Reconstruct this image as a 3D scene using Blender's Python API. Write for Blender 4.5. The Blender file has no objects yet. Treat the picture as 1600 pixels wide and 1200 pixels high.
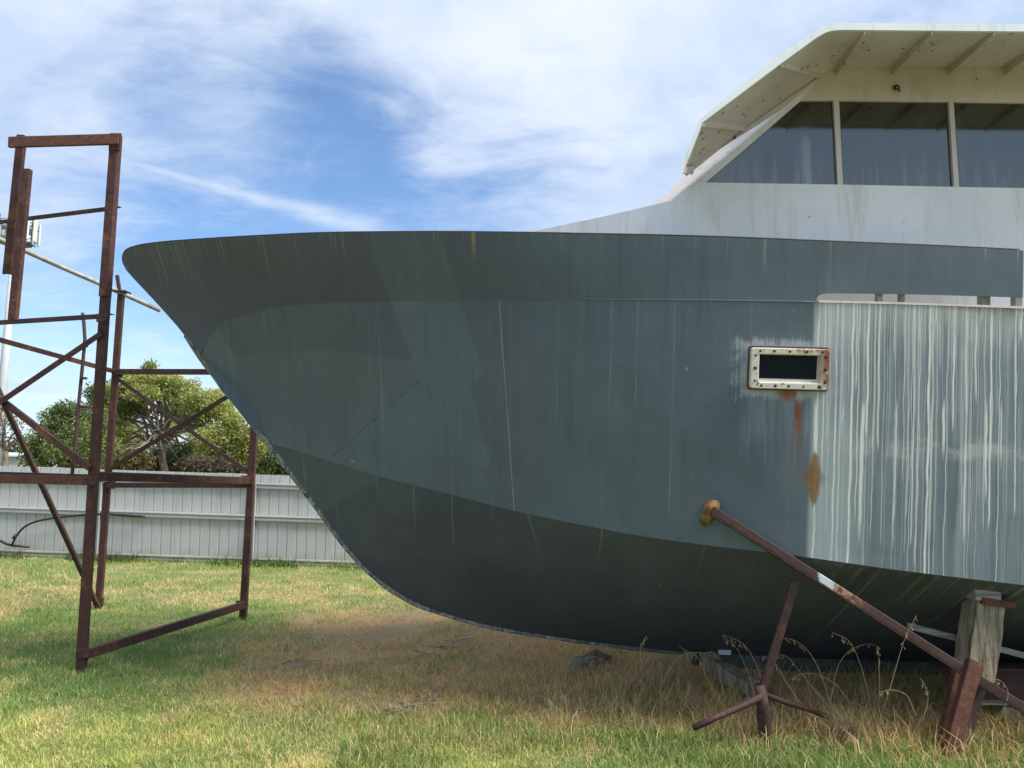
import bpy, bmesh, math, random
import numpy as np
from mathutils import Vector, Matrix
random.seed(7); rng = np.random.default_rng(11)
scene = bpy.context.scene
col = scene.collection
R = math.radians

# ------------------------------------------------------------------ camera
CAM = np.array([0.0, 0.0, 1.70]); PITCH = R(6.3); ROLL = 0.012; FPX = 1200.0
_f = np.array([0, math.cos(PITCH), math.sin(PITCH)]); _r0 = np.array([1.0, 0, 0]); _u0 = np.array([0, -math.sin(PITCH), math.cos(PITCH)])
_r = _r0*math.cos(ROLL) + _u0*math.sin(ROLL); _u = _u0*math.cos(ROLL) - _r0*math.sin(ROLL)
cam_d = bpy.data.cameras.new('camera'); cam_d.sensor_width = 36; cam_d.lens = 36*FPX/1600; cam_d.clip_end = 3000; cam_d.clip_start = 0.05
cam = bpy.data.objects.new('camera', cam_d); col.objects.link(cam)
cam.matrix_world = Matrix(((_r[0], _u[0], -_f[0], CAM[0]), (_r[1], _u[1], -_f[1], CAM[1]), (_r[2], _u[2], -_f[2], CAM[2]), (0, 0, 0, 1)))
scene.camera = cam
def ray(px, py): return _f + _r*(px-800)/FPX - _u*(py-600)/FPX
def U(px, py, Y):                       # a measured image point at a known distance -> world point
    d = ray(px, py); return CAM + d*(Y/d[1])
def G(px, py, z=0.0):                   # a measured image point on the ground -> world point
    d = ray(px, py); return CAM + d*((z-CAM[2])/d[2])

# ------------------------------------------------------------------ node expression helper
class S:
    def __init__(s, t, o): s.t = t; s.o = o
    def _m(s, op, *a):
        n = s.t.nodes.new('ShaderNodeMath'); n.operation = op
        for i, v in enumerate((s,)+a):
            if isinstance(v, S): s.t.links.new(v.o, n.inputs[i])
            else: n.inputs[i].default_value = v
        return S(s.t, n.outputs[0])
    def __add__(s, b): return s._m('ADD', b)
    __radd__ = __add__
    def __mul__(s, b): return s._m('MULTIPLY', b)
    __rmul__ = __mul__
    def __sub__(s, b): return s._m('SUBTRACT', b)
    def __rsub__(s, b): return (s*-1.0)+b
    def __truediv__(s, b): return s._m('DIVIDE', b)
    def floor(s): return s._m('FLOOR')
    def abs(s): return s._m('ABSOLUTE')
    def pow(s, b): return s._m('POWER', b)
    def max(s, b): return s._m('MAXIMUM', b)
    def min(s, b): return s._m('MINIMUM', b)
    def exp(s): return s._m('EXPONENT')
    def ss(s, a, b):                    # smoothstep, a<b or a>b
        inv = (not isinstance(a, S)) and (not isinstance(b, S)) and a > b
        if inv: a, b = b, a
        n = s.t.nodes.new('ShaderNodeMapRange'); n.interpolation_type = 'SMOOTHSTEP'
        for i, v in ((0, s), (1, a), (2, b)):
            if isinstance(v, S): s.t.links.new(v.o, n.inputs[i])
            else: n.inputs[i].default_value = v
        n.inputs[3].default_value = 1.0 if inv else 0.0; n.inputs[4].default_value = 0.0 if inv else 1.0
        return S(s.t, n.outputs[0])
class T:
    def __init__(s, tree): s.t = tree
    def n(s, kind, **kw):
        nd = s.t.nodes.new(kind)
        for k, v in kw.items(): setattr(nd, k, v)
        return nd
    def link(s, a, b): s.t.links.new(a.o if isinstance(a, S) else a, b)
    def val(s, v):
        nd = s.n('ShaderNodeValue'); nd.outputs[0].default_value = v; return S(s.t, nd.outputs[0])
    def obj(s): return S(s.t, s.n('ShaderNodeTexCoord').outputs['Object'])
    def sep(s, v):
        nd = s.n('ShaderNodeSeparateXYZ'); s.link(v, nd.inputs[0]); return [S(s.t, nd.outputs[i]) for i in range(3)]
    def comb(s, x, y, z):
        nd = s.n('ShaderNodeCombineXYZ')
        for i, v in enumerate((x, y, z)):
            if isinstance(v, S): s.link(v, nd.inputs[i])
            else: nd.inputs[i].default_value = v
        return S(s.t, nd.outputs[0])
    def noise(s, v, scale=1, detail=3, rough=.55, dist=0):
        nd = s.n('ShaderNodeTexNoise'); s.link(v, nd.inputs['Vector']); nd.inputs['Scale'].default_value = scale
        nd.inputs['Detail'].default_value = detail; nd.inputs['Roughness'].default_value = rough; nd.inputs['Distortion'].default_value = dist
        return S(s.t, nd.outputs[0])
    def voro(s, v, scale=1):
        nd = s.n('ShaderNodeTexVoronoi'); s.link(v, nd.inputs['Vector']); nd.inputs['Scale'].default_value = scale
        return S(s.t, nd.outputs[0])
    def white(s, w):
        nd = s.n('ShaderNodeTexWhiteNoise', noise_dimensions='1D'); s.link(w, nd.inputs['W']); return S(s.t, nd.outputs['Value'])
    def mix(s, fac, a, b):
        nd = s.n('ShaderNodeMix', data_type='RGBA'); nd.clamp_factor = True
        if isinstance(fac, S): s.link(fac, nd.inputs[0])
        else: nd.inputs[0].default_value = fac
        for v, i in ((a, 6), (b, 7)):
            if isinstance(v, S): s.link(v, nd.inputs[i])
            else: nd.inputs[i].default_value = tuple(v)+(1,)
        return S(s.t, nd.outputs[2])
    def scale(s, c, f):
        nd = s.n('ShaderNodeVectorMath', operation='SCALE'); s.link(c, nd.inputs[0])
        if isinstance(f, S): s.link(f, nd.inputs['Scale'])
        else: nd.inputs['Scale'].default_value = f
        return S(s.t, nd.outputs[0])
    def dot(s, v, w):
        nd = s.n('ShaderNodeVectorMath', operation='DOT_PRODUCT'); s.link(v, nd.inputs[0]); nd.inputs[1].default_value = tuple(w); return S(s.t, nd.outputs['Value'])
def material(name):
    m = bpy.data.materials.new(name); m.use_nodes = True
    t = T(m.node_tree); b = m.node_tree.nodes['Principled BSDF']
    return m, t, b
def finish(t, b, color=None, rough=None, bump=None, bstr=.3, bdist=.02, metal=None, spec=None):
    for v, k in ((color, 'Base Color'), (rough, 'Roughness'), (metal, 'Metallic'), (spec, 'Specular IOR Level')):
        if v is None: continue
        if isinstance(v, S): t.link(v, b.inputs[k])
        elif isinstance(v, tuple): b.inputs[k].default_value = v+(1,)
        else: b.inputs[k].default_value = v
    if bump is not None:
        nd = t.n('ShaderNodeBump'); nd.inputs['Strength'].default_value = bstr; nd.inputs['Distance'].default_value = bdist
        t.link(bump, nd.inputs['Height']); t.link(nd.outputs[0], b.inputs['Normal'])

# ------------------------------------------------------------------ sky, sun, exposure
SUN_EL = R(54); SUN_AZ = R(-21.0)         # azimuth measured from +X towards +Y
sun_dir = np.array([math.cos(SUN_EL)*math.cos(SUN_AZ), math.cos(SUN_EL)*math.sin(SUN_AZ), math.sin(SUN_EL)])
world = bpy.data.worlds.new('World'); scene.world = world; world.use_nodes = True
wt = T(world.node_tree); bg = world.node_tree.nodes['Background']
sky = wt.n('ShaderNodeTexSky', sky_type='NISHITA'); sky.sun_disc = False; sky.sun_elevation = SUN_EL
sky.sun_rotation = math.pi/2 - SUN_AZ; sky.air_density = 1.0; sky.dust_density = 0.6; sky.ozone_density = 2.2
dirv = S(wt.t, wt.n('ShaderNodeTexCoord').outputs['Generated'])
dx, dy, dz = wt.sep(dirv)
dzc = dz.max(0.0) + 0.16
cp = wt.comb(dx/dzc, dy/dzc, 0.0)
def nd3(px, py):
    d = ray(px, py); return d/np.linalg.norm(d)
big = wt.noise(cp, 0.62, 6, .55, .5)
fine = wt.noise(wt.comb(dx/dzc*1.0+3.7, dy/dzc*1.5+1.3, 4.0), 2.1, 8, .62, .9)
wisp = wt.noise(wt.comb((dx/dzc)*0.9-(dy/dzc)*.4, (dy/dzc)*1.6+(dx/dzc)*.5, 9.0), 1.7, 8, .58, .5)
def blob(px, py, w):
    a = wt.dot(dirv, nd3(px, py)); return ((a-1.0)*(1.0/(w*w))).exp()
fib = wt.noise(wt.comb((dx/dzc)*1.4+(dy/dzc)*.6, (dy/dzc)*2.2-(dx/dzc)*.7, 17.0), 4.2, 9, .66, 1.2)
cov = big*0.75 + fine*0.62 + wisp*.42 + fib*.30 - 0.39
cov = cov - blob(600, 290, .085)*.36 - blob(470, 160, .07)*.13 - blob(800, 335, .085)*.30 - blob(255, 95, .05)*.22 - blob(180, 450, .10)*.34 - blob(330, 340, .07)*.24 - blob(450, 345, .05)*.15 - blob(480, 80, .06)*.12
cov = cov + blob(60, 90, .17)*.26 + blob(360, 225, .055)*.16 + blob(720, 255, .045)*.16 + blob(1000, 150, .30)*.22 + blob(120, 600, .10)*.10 + dz.ss(.42, .75)*.32  # last term: mostly unseen cloud overhead, added to brighten the shaded ground
a1, a2 = nd3(90, 222), nd3(640, 378); nn = np.cross(a1, a2); nn /= np.linalg.norm(nn); tt = np.cross(nn, a1); tt /= np.linalg.norm(tt)
L12 = float(np.dot(tt, a2))
along = wt.dot(dirv, tt)/L12
dist = wt.dot(dirv, nn) + (fine-.5)*.035
wdt = along*.011 + .005
streak = (((dist/wdt)*(dist/wdt))*-1.0).exp()*along.ss(-.1, .25)*along.ss(1.25, .75)
streak = streak*(wisp*1.0+.25)*(fine*.8+.5)
mask = (cov.ss(0.30, 0.90)*.93).max(streak*.95)
haze = dz.ss(0.22, -0.02)
mask = mask.max(haze*.62)
cshade = wt.noise(cp, 1.1, 5, .6, .3)
ccol = wt.mix(cshade.ss(.38, .62).max(streak), (2.15, 2.58, 3.3), (3.05, 3.3, 3.7))
skyc = wt.scale(S(wt.t, sky.outputs[0]), .60)
tint = wt.n('ShaderNodeMix', data_type='RGBA', blend_type='MULTIPLY'); tint.inputs[0].default_value = 1.0
wt.link(skyc, tint.inputs[6]); tint.inputs[7].default_value = (0.86, 1.0, 1.12, 1)
final = wt.mix(mask, S(wt.t, tint.outputs[2]), ccol)
wt.link(final, bg.inputs['Color']); bg.inputs['Strength'].default_value = 0.10
sl = bpy.data.lights.new('sun', 'SUN'); sl.energy = 2.2; sl.angle = R(26.0); sl.color = (1, .93, .82)
so = bpy.data.objects.new('sun', sl); col.objects.link(so)
so.rotation_euler = Vector(tuple(sun_dir)).to_track_quat('Z', 'Y').to_euler()
so.location = (20, 0, 20)
vs = scene.view_settings; vs.view_transform = 'Standard'; vs.look = 'None'; vs.gamma = 1; vs.use_curve_mapping = False; vs.exposure = 1.6

# ------------------------------------------------------------------ object helpers
def empty(name, loc, label=None, cat=None, group=None):
    o = bpy.data.objects.new(name, None); o.empty_display_size = .1; o.location = tuple(loc); col.objects.link(o)
    if label: tag(o, label, cat, group)
    return o
def tag(o, label, cat, group=None):
    o['label'] = label; o['category'] = cat
    if group: o['group'] = group
    return o
WLOC = {}
def wloc(o):
    p = Vector(o.location)
    if o.parent: p += wloc(o.parent)
    return p
def mk(name, verts, faces, mat, parent=None, smooth=False, origin=None):
    off = Vector((0, 0, 0))
    me = bpy.data.meshes.new(name)
    base = wloc(parent) if parent else Vector((0, 0, 0))
    if parent is None and origin is not None: off = Vector(tuple(origin))
    vv = [tuple(Vector(tuple(v))-base-off) for v in verts]
    me.from_pydata(vv, [], [tuple(f) for f in faces])
    if mat: me.materials.append(mat)
    if smooth:
        me.polygons.foreach_set('use_smooth', [True]*len(me.polygons))
    me.update()
    o = bpy.data.objects.new(name, me); col.objects.link(o)
    if parent: o.parent = parent
    else: o.location = off
    return o
class MB:
    def __init__(s): s.v = []; s.f = []
    def add(s, v, f):
        b = len(s.v); s.v += [tuple(map(float, p)) for p in v]; s.f += [tuple(i+b for i in q) for q in f]; return s
    def hexa(s, p):         # 8 points: bottom 4, top 4
        return s.add(p, [(0, 3, 2, 1), (4, 5, 6, 7), (0, 1, 5, 4), (1, 2, 6, 5), (2, 3, 7, 6), (3, 0, 4, 7)])
    def box(s, c, sz, rot=None):
        c = Vector(tuple(c)); h = [x/2 for x in sz]
        pts = [Vector((sx*h[0], sy*h[1], sz_*h[2])) for sz_ in (-1, 1) for sx, sy in ((-1, -1), (1, -1), (1, 1), (-1, 1))]
        if rot is not None: pts = [rot @ p for p in pts]
        return s.hexa([c+p for p in pts])
    def sweep(s, p0, p1, prof, side=(0, -1, 0)):   # profile polygon (a,b) swept from p0 to p1; a along side, b along cross
        p0 = Vector(tuple(p0)); p1 = Vector(tuple(p1)); d = (p1-p0).normalized()
        a = Vector(side); a = (a - d*a.dot(d)).normalized(); b = d.cross(a)
        n = len(prof); vs = [p0+a*x+b*y for x, y in prof]+[p1+a*x+b*y for x, y in prof]
        fs = [(i, (i+1) % n, n+(i+1) % n, n+i) for i in range(n)]+[tuple(range(n-1, -1, -1)), tuple(range(n, 2*n))]
        return s.add(vs, fs)
    def tube(s, pts, rad, n=8, cap=True):
        pts = [Vector(tuple(p)) for p in pts]; m = len(pts)
        rad = rad if hasattr(rad, '__len__') else [rad]*m
        ref = Vector((.31, .2, .93)); vs = []; fs = []
        for i, p in enumerate(pts):
            d = (pts[min(i+1, m-1)]-pts[max(i-1, 0)]).normalized()
            a = ref-d*ref.dot(d)
            if a.length < .05: a = Vector((1, 0, 0))-d*d.x
            a.normalize(); b = d.cross(a)
            for k in range(n):
                t = 2*math.pi*k/n; vs.append(p+(a*math.cos(t)+b*math.sin(t))*rad[i])
        for i in range(m-1):
            for k in range(n): fs.append((i*n+k, i*n+(k+1) % n, (i+1)*n+(k+1) % n, (i+1)*n+k))
        if cap: fs += [tuple(range(n-1, -1, -1)), tuple(range((m-1)*n, m*n))]
        return s.add(vs, fs)
    def prism(s, pts, vec):
        n = len(pts); vec = Vector(tuple(vec)); P = [Vector(tuple(p)) for p in pts]
        return s.add(P+[p+vec for p in P], [tuple(range(n)), tuple(range(2*n-1, n-1, -1))]+[(i, n+i, n+(i+1) % n, (i+1) % n) for i in range(n)])
    def grid(s, A):         # A[i][j] points
        A = np.asarray(A); m, n = A.shape[:2]
        return s.add(A.reshape(-1, 3), [(i*n+j, i*n+j+1, (i+1)*n+j+1, (i+1)*n+j) for i in range(m-1) for j in range(n-1)])
    def build(s, name, mat, parent=None, smooth=False, origin=None): return mk(name, s.v, s.f, mat, parent, smooth, origin)
def Lp(a, b, t): return [(0, 0), (a, 0), (a, t), (t, t), (t, b), (0, b)]
def Bp(a, b): return [(-a/2, -b/2), (a/2, -b/2), (a/2, b/2), (-a/2, b/2)]
def Cp(a, b, t): return [(-a/2, -b/2), (a/2, -b/2), (a/2, -b/2+t), (-a/2+t, -b/2+t), (-a/2+t, b/2-t), (a/2, b/2-t), (a/2, b/2), (-a/2, b/2)]
def bevel(o, w=.004, seg=1):
    m = o.modifiers.new('bevel', 'BEVEL'); m.width = w; m.segments = seg; m.limit_method = 'ANGLE'; return o
def solid(o, th, off=0):
    m = o.modifiers.new('solid', 'SOLIDIFY'); m.thickness = th; m.offset = off; e_ = o.modifiers.new('split', 'EDGE_SPLIT'); e_.split_angle = R(35); return o
def pchip(t, P, tq):
    t = np.asarray(t, float); P = np.asarray(P, float); h = np.diff(t); d = np.diff(P, axis=0)/h[:, None]
    m = np.zeros_like(P); m[0] = d[0]; m[-1] = d[-1]
    for i in range(1, len(t)-1):
        w1 = 2*h[i]+h[i-1]; w2 = h[i]+2*h[i-1]; ok = d[i-1]*d[i] > 0
        with np.errstate(divide='ignore', invalid='ignore'): hm = (w1+w2)/(w1/d[i-1]+w2/d[i])
        m[i] = np.where(ok, hm, (d[i-1]+d[i])*.25)
    tq = np.clip(tq, t[0], t[-1]); k = np.clip(np.searchsorted(t, tq, side='right')-1, 0, len(t)-2)
    s_ = ((tq-t[k])/h[k])[:, None]; hk = h[k][:, None]
    return (2*s_**3-3*s_**2+1)*P[k]+(s_**3-2*s_**2+s_)*hk*m[k]+(-2*s_**3+3*s_**2)*P[k+1]+(s_**3-s_**2)*hk*m[k+1]
class Curve:
    def __init__(s, pts):
        s.P = np.asarray(pts, float); s.t = np.concatenate([[0], np.cumsum(np.linalg.norm(np.diff(s.P, axis=0), axis=1))])
    def at(s, t): return pchip(s.t, s.P, np.atleast_1d(t))
    def tx(s, X):           # parameter where the curve reaches X
        q = np.linspace(0, s.t[-1], 1500); return np.interp(X, s.at(q)[:, 0], q)
    def seg(s, t0, t1, n, p=1.0): return s.at(t0+(t1-t0)*np.linspace(0, 1, n)**p)
# value noise in numpy, for sowing grass and colouring ground
def vn(x, y, sc, seed):
    x = np.asarray(x)*sc; y = np.asarray(y)*sc; xi = np.floor(x).astype(np.int64); yi = np.floor(y).astype(np.int64)
    fx = x-xi; fy = y-yi; fx = fx*fx*(3-2*fx); fy = fy*fy*(3-2*fy)
    def h(a, b):
        n = (a*374761393+b*668265263+seed*144665) & 0x7fffffff; n = ((n ^ (n >> 13))*1274126177) & 0x7fffffff
        return ((n ^ (n >> 16)) & 0xffff)/65535.0
    return (h(xi, yi)*(1-fx)+h(xi+1, yi)*fx)*(1-fy)+(h(xi, yi+1)*(1-fx)+h(xi+1, yi+1)*fx)*fy
def fbm(x, y, sc, seed): return .5*vn(x, y, sc, seed)+.3*vn(x, y, sc*2.1, seed+1)+.2*vn(x, y, sc*4.3, seed+2)
def sst(x, a, b):
    t = np.clip((x-a)/(b-a), 0, 1); return t*t*(3-2*t)
def lerp3(a, b, f): return np.asarray(a)*(1-f[:, None])+np.asarray(b)*f[:, None]

# ------------------------------------------------------------------ materials
def m_plain(name, c, rough=.6, nscale=8, var=.25, bump=.15, metal=0, dist=.01):
    m, t, b = material(name); o = t.obj(); n = t.noise(o, nscale, 6, .65)
    k = t.mix(n.ss(.3, .7), tuple(x*(1-var) for x in c), tuple(min(1, x*(1+var)) for x in c))
    finish(t, b, k, rough, n, bump, dist, metal); return m
def m_rust(name, base=(.085, .028, .022), patch=.5):
    m, t, b = material(name); o = t.obj(); n = t.noise(o, 5, 7, .65); n2 = t.noise(o, 31, 5, .7); n3 = t.noise(o, 2.0, 3)
    k = t.mix(n2.ss(.35, .7), tuple(x*.72 for x in base), tuple(x*1.25 for x in base))
    k = t.mix((n*.7+n2*.3).ss(.54-.12*patch, .68)*.85, k, (.17, .066, .027)); n4 = t.noise(o, 9, 6, .7); k = t.mix(n4.ss(.56, .66)*.7, k, tuple(x*.38 for x in base))
    k = t.mix((n3*.5+n2*.5).ss(.63, .72)*.6, k, (.24, .17, .11))
    finish(t, b, k, .75, n2, .35, .006); return m
M = {}
M['rust'] = m_rust('rusty_red_steel', (.056, .019, .015), .45)
M['rust_dark'] = m_rust('dark_rusty_steel', (.052, .024, .021), .2)
M['rust_bright'] = m_rust('orange_rust', (.095, .035, .022), 1.0)
M['galv'] = m_plain('grey_pipe', (.27, .265, .235), .5, 14, .3)
M['fence'] = None
M['black'] = m_plain('black_rubber', (.012, .012, .012), .5)
M['glass_dark'] = None
M['pole'] = m_plain('galvanised_pole', (.5, .53, .55), .5, 3, .1)
M['antenna'] = m_plain('antenna_cream', (.68, .67, .56), .5, 3, .06)
M['equip'] = m_plain('equipment_grey', (.10, .11, .12), .6, 3, .2)
M['white_far'] = m_plain('pale_shed', (.5, .5, .48), .7, 2, .1)
def m_wood():
    m, t, b = material('weathered_timber'); x, y, z = t.sep(t.obj()); g = t.noise(t.comb(x*14, y*14, z*1.3), 2.2, 7, .65, .4); h = t.noise(t.comb(x, y, z), 3.5, 5)
    k = t.mix(g.ss(.3, .7), (.09, .072, .05), (.40, .335, .235)); k = t.mix(h.ss(.5, .72)*.6, k, (.13, .125, .075))
    k = t.mix(g.ss(.62, .7)*h.ss(.4, .6)*.8, k, (.05, .035, .022))
    finish(t, b, k, .85, g, .8, .012); return m
M['wood'] = m_wood()
def m_woodx():
    m, t, b = material('grey_batten'); x, y, z = t.sep(t.obj()); g = t.noise(t.comb(x*1.5, y*20, z*20), 2.2, 6, .65, .3)
    finish(t, b, t.mix(g.ss(.3, .7), (.17, .15, .13), (.36, .34, .31)), .85, g, .5, .006); return m
M['batten'] = m_woodx()
def m_fence():
    m, t, b = material('grey_steel_sheet'); o = t.obj(); x, y, z = t.sep(o); n = t.noise(o, 1.1, 6, .6); s_ = t.noise(t.comb(x*9, y*9, z*.8), 1.5, 5)
    k = t.mix(n.ss(.3, .7), (.38, .395, .395), (.46, .475, .47)); k = t.mix(s_.ss(.55, .75)*.35, k, (.30, .31, .305))
    k = t.mix((z+(n-.5)*.5).ss(.28, .02)*.55, k, (.26, .25, .19)); d = t.noise(o, 9, 4, .7); k = t.mix(d.ss(.64, .74)*.55, k, (.16, .17, .17))
    finish(t, b, k, .45, n, .1, .01); return m
M['fence'] = m_fence()
def m_glass():
    m, t, b = material('tinted_window_glass'); o = t.obj(); x, y, z = t.sep(o)
    st = t.noise(t.comb(x*7, y, z*.5), 2.2, 6, .65); sp = t.noise(o, 40, 4, .7)
    low = z.ss(3.98, 3.66)
    band = (((x-2.03)/.028)*((x-2.03)/.028)*-1.0).exp()*.75*z.ss(4.15, 3.95)*st.ss(.2, .6)
    dirt = (st.ss(.45, .8)*(low*.6+.10) + band + sp.ss(.66, .78)*.10)
    k = t.mix(dirt, (.004, .007, .011), (.26, .32, .37))
    finish(t, b, k, dirt*.5+.07, None, spec=.85); b.inputs['IOR'].default_value = 1.8; b.inputs['Specular Tint'].default_value = (.95, .98, .88, 1); return m
M['glass'] = m_glass()
m, t, b = material('porthole_dark_glass'); finish(t, b, (.006, .011, .016), .35, spec=.15); M['port_glass'] = m

# ---- hull paint: coordinates are the boat's own X (length) and Z (height)
def drips(t, x, z, freq, seed, wid, ztop, l0, l1, amp=.02, soft=.25):
    wob = (t.noise(t.comb(x*.9, seed*3.1, z*1.5), 2.6, 2, .5)-.5)*amp*.75
    u = (x+wob)*freq+seed*13.7; c = u.floor(); fr = u-c
    r1 = t.white(c+seed*1.37); r2 = t.white(c+seed*2.9+7.7); r3 = t.white(c+seed*4.1+31.3)
    d = (fr-(r1*.6+.2)).abs(); w = (r3*r3*1.7+.3)*wid
    line = 1.0-(d/w).ss(.45, 1.0)
    zend = (r2*(l1-l0)*-1.0)+(ztop-l0)
    along_ = ((z-zend)/soft).ss(0, 1)*(t.noise(t.comb(x*2, seed, z*1.1), 3.0, 3, .6).ss(.25, .5)*.55+.45)
    return line*along_*(r3*.6+.4), r2
X1275 = float(U(1275, 600, 4.8)[0])
def m_hull(kind):
    m, t, b = material('hull_paint_'+kind); o = t.obj(); x, y, z = t.sep(o)
    n1 = t.noise(o, .9, 5, .6); n2 = t.noise(o, 9, 6, .65); vs_ = t.noise(t.comb(x*11, y*2, z*.55), 1.6, 6, .65, .1); vf = t.noise(t.comb(x*40, y*5, z*.8), 1.5, 4, .6)
    if kind in ('side', 'bulwark'):
        k = t.mix(n1.ss(.3, .7), (.092, .122, .139), (.121, .157, .178))
        k = t.mix(vs_.ss(.52, .74)*.22, k, (.17, .205, .225)); k = t.mix(vf.ss(.52, .74)*.15, k, (.21, .25, .27)); vg = t.noise(t.comb(x*95, y*8, z*1.6), 1.5, 4, .7); k = t.mix(vg.ss(.52, .72)*.16, k, (.065, .088, .10)); gr = t.noise(o, 60, 5, .75); k = t.mix(gr.ss(.56, .75)*.22, k, (.25, .28, .29)); big3 = t.noise(o, 2.3, 5, .65, .6); k = t.mix(big3.ss(.5, .7)*.22, k, (.066, .084, .095))
        k = t.mix(vs_.ss(.46, .28)*.30, k, (.055, .075, .085))
        pl = t.n('ShaderNodeTexVoronoi', distance='EUCLIDEAN'); t.link(t.comb(x*.9+z*.55, y*.2, z*.75-x*.35), pl.inputs['Vector']); pl.inputs['Scale'].default_value = 1.25; pv = t.sep(S(t.t, pl.outputs['Color']))[0]
        k = t.mix(pv.ss(.3, .9)*x.ss(.7, -.5)*.48, k, (.080, .086, .114))  # facet shading of the bow plates, put into the colour as tone patches
        if kind == 'bulwark':
            k = t.mix(x.ss(-.2, -2.0)*.6, k, (.090, .090, .132))  # bow tinted bluer in the colour itself, to offset green bounce from the grass
            d1, _ = drips(t, x, z, 20, 3., .16, 3.5, .02, .38, .012, .18); top = (z+x*.035).ss(2.98, 3.36)
            k = t.mix(d1*top*.36*(vf*.8+.4), k, (.42, .45, .46)); d9, _ = drips(t, x, z, 34, 43., .2, 3.5, .02, .5, .01, .25); k = t.mix(d9*z.ss(2.9, 3.3)*.25, k, (.34, .37, .38))
            d2, _ = drips(t, x, z, 5, 5., .05, 3.4, .15, .5, .015, .25); k = t.mix(d2*x.ss(.5, 2.2)*.55, k, (.50, .50, .44))
            d3, _ = drips(t, x, z, 2.3, 9., .035, 3.4, .1, .4, .012, .3); k = t.mix(d3*x.ss(1.2, 2.2)*.6, k, (.38, .36, .16))
            yl = (((x+.27+(3.3-z)*-.02)/.018).abs()).ss(1.0, .4)*z.ss(3.05, 3.25); k = t.mix(yl*.7, k, (.36, .27, .08))
        else:
            d1, _ = drips(t, x, z, 13, 2., .035, 3.0, .1, 1.5, .012, .4); k = t.mix(d1*.13*vf.ss(.35, .6), k, (.42, .46, .48))
            d2, _ = drips(t, x, z, 4, 6., .016, 3.0, .8, 2.0, .015, .3); k = t.mix(d2*.16*vf.ss(.3, .6), k, (.45, .49, .5))
            # weathered part aft of the plate joint: chalk run-off
            reg = (x+(n2-.5)*.012-X1275+(z-2.9)*-.004).ss(-.015, .02)
            ztop = 2.92
            wash = ((z+(vs_-.5)*.7).ss(2.38, 2.74))
            fwd = (x+(vs_-.5)*.25).ss(X1275+.42, X1275+.12)*(z.ss(2.2, 1.6)*.5+z.ss(2.3, 2.7)*.5+.35)
            e1, _ = drips(t, x, z, 19, 11., .10, ztop, .25, 2.6, .034, .12)
            e2, _ = drips(t, x, z, 34, 12., .13, ztop, .1, 2.4, .026, .12); e4, _ = drips(t, x, z, 52, 18., .16, ztop, .05, 2.2, .022, .1)
            e3, _ = drips(t, x, z, 9, 14., .07, ztop-.75, .2, 1.2, .03, .2)
            e3 = e3*z.ss(ztop-.72, ztop-.85)
            k2 = t.mix(vs_.ss(.3, .65)*.5+.2, k, (.26, .305, .335)); e5, _ = drips(t, x, z, 7, 51., .30, ztop, .3, 2.3, .03, .5); k2 = t.mix(e5*.45*vs_.ss(.3, .6), k2, (.46, .49, .48))
            mid = (((z-1.86+(n2-.5)*.22+(x-2.5)*.03)/.075).abs()).ss(1.1, .2)*t.noise(o, 3.4, 5, .7).ss(.42, .56)
            k2 = t.mix(wash*.85, k2, (.40, .425, .405)); k2 = t.mix(fwd*.85, k2, (.44, .50, .50))
            k2 = t.mix(mid*.8, k2, (.40, .40, .38))
            dr = e1.max(e2*.75).max(e4*.42).max(e3)*(vf*.6+.62); k2 = t.mix(dr*1.0, k2, (.78, .79, .72))
            moss = (((x-3.05)/.35).abs()).ss(1, .2)*z.ss(2.58, 2.8)*n2.ss(.35, .6); k2 = t.mix(moss*.75, k2, (.10, .115, .065))
            brn = (((x-X1275-.02)/.035).abs()).ss(1, .2)*z.ss(2.55, 2.85); k2 = t.mix(brn*.6, k2, (.16, .12, .085))
            k = t.mix(reg, k, k2)
            # halo and rust round the port
            pc = U(1230, 576, 4.86); ax = ((x-float(pc[0])+.0)/.285).abs(); az = ((z-float(pc[2]))/.165).abs(); bx = ax.max(az)
            halo = (bx+(vf-.5)*.7+(n2-.5)*.9).ss(1.22, .86); k = t.mix(halo*.75*(1.0-reg*.6), k, (.44, .50, .53))
            below = (((x-float(pc[0])+.04)/.26).abs()).ss(1, .8)*(z+(vf-.5)*.9).ss(float(pc[2])-.62, float(pc[2])-.2)*z.ss(float(pc[2])-.1, float(pc[2])-.16)
            k = t.mix(below*.30*vs_.ss(.3, .6)*(1.0-reg*.5), k, (.40, .46, .50))
            q = U(1247, 640, 4.88); xx = x-float(q[0])+(n2-.5)*.012
            rr = ((xx/.030).abs()).ss(1, .35)*z.ss(float(q[2])-.26, float(q[2])-.02)*z.ss(float(q[2])+.16, float(q[2])+.1)
            r2_ = (((xx+.05)/.12).abs()).ss(1, .3)*z.ss(float(q[2])+.03, float(q[2])+.11)*z.ss(float(q[2])+.16, float(q[2])+.1)
            k = t.mix((rr.max(r2_))*n2.ss(.30, .5), k, (.26, .080, .024))
            r3_ = ((xx/.06).abs()).ss(1, .1)*z.ss(float(q[2])-.75, float(q[2])-.1)*.3*z.ss(float(q[2])+.1, float(q[2])); k = t.mix(r3_, k, (.16, .10, .06))
            # diamond shaped rust stain
            q = U(1273, 748, 4.92); zz = z-float(q[2]); ww = (((zz/.20).abs())*-1.0+1.0).max(0.0)
            dd = (((x-float(q[0])+(n2-.5)*.05).abs())/(ww*.075+.0006)).ss(1.25, .25); k = t.mix(dd*.9*ww.ss(0, .3), k, t.mix(n2.ss(.35, .65), (.26, .125, .035), (.20, .085, .028)))
            edge = (z-1.66+(x+.97)*.155).ss(.06, .0); 
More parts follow.
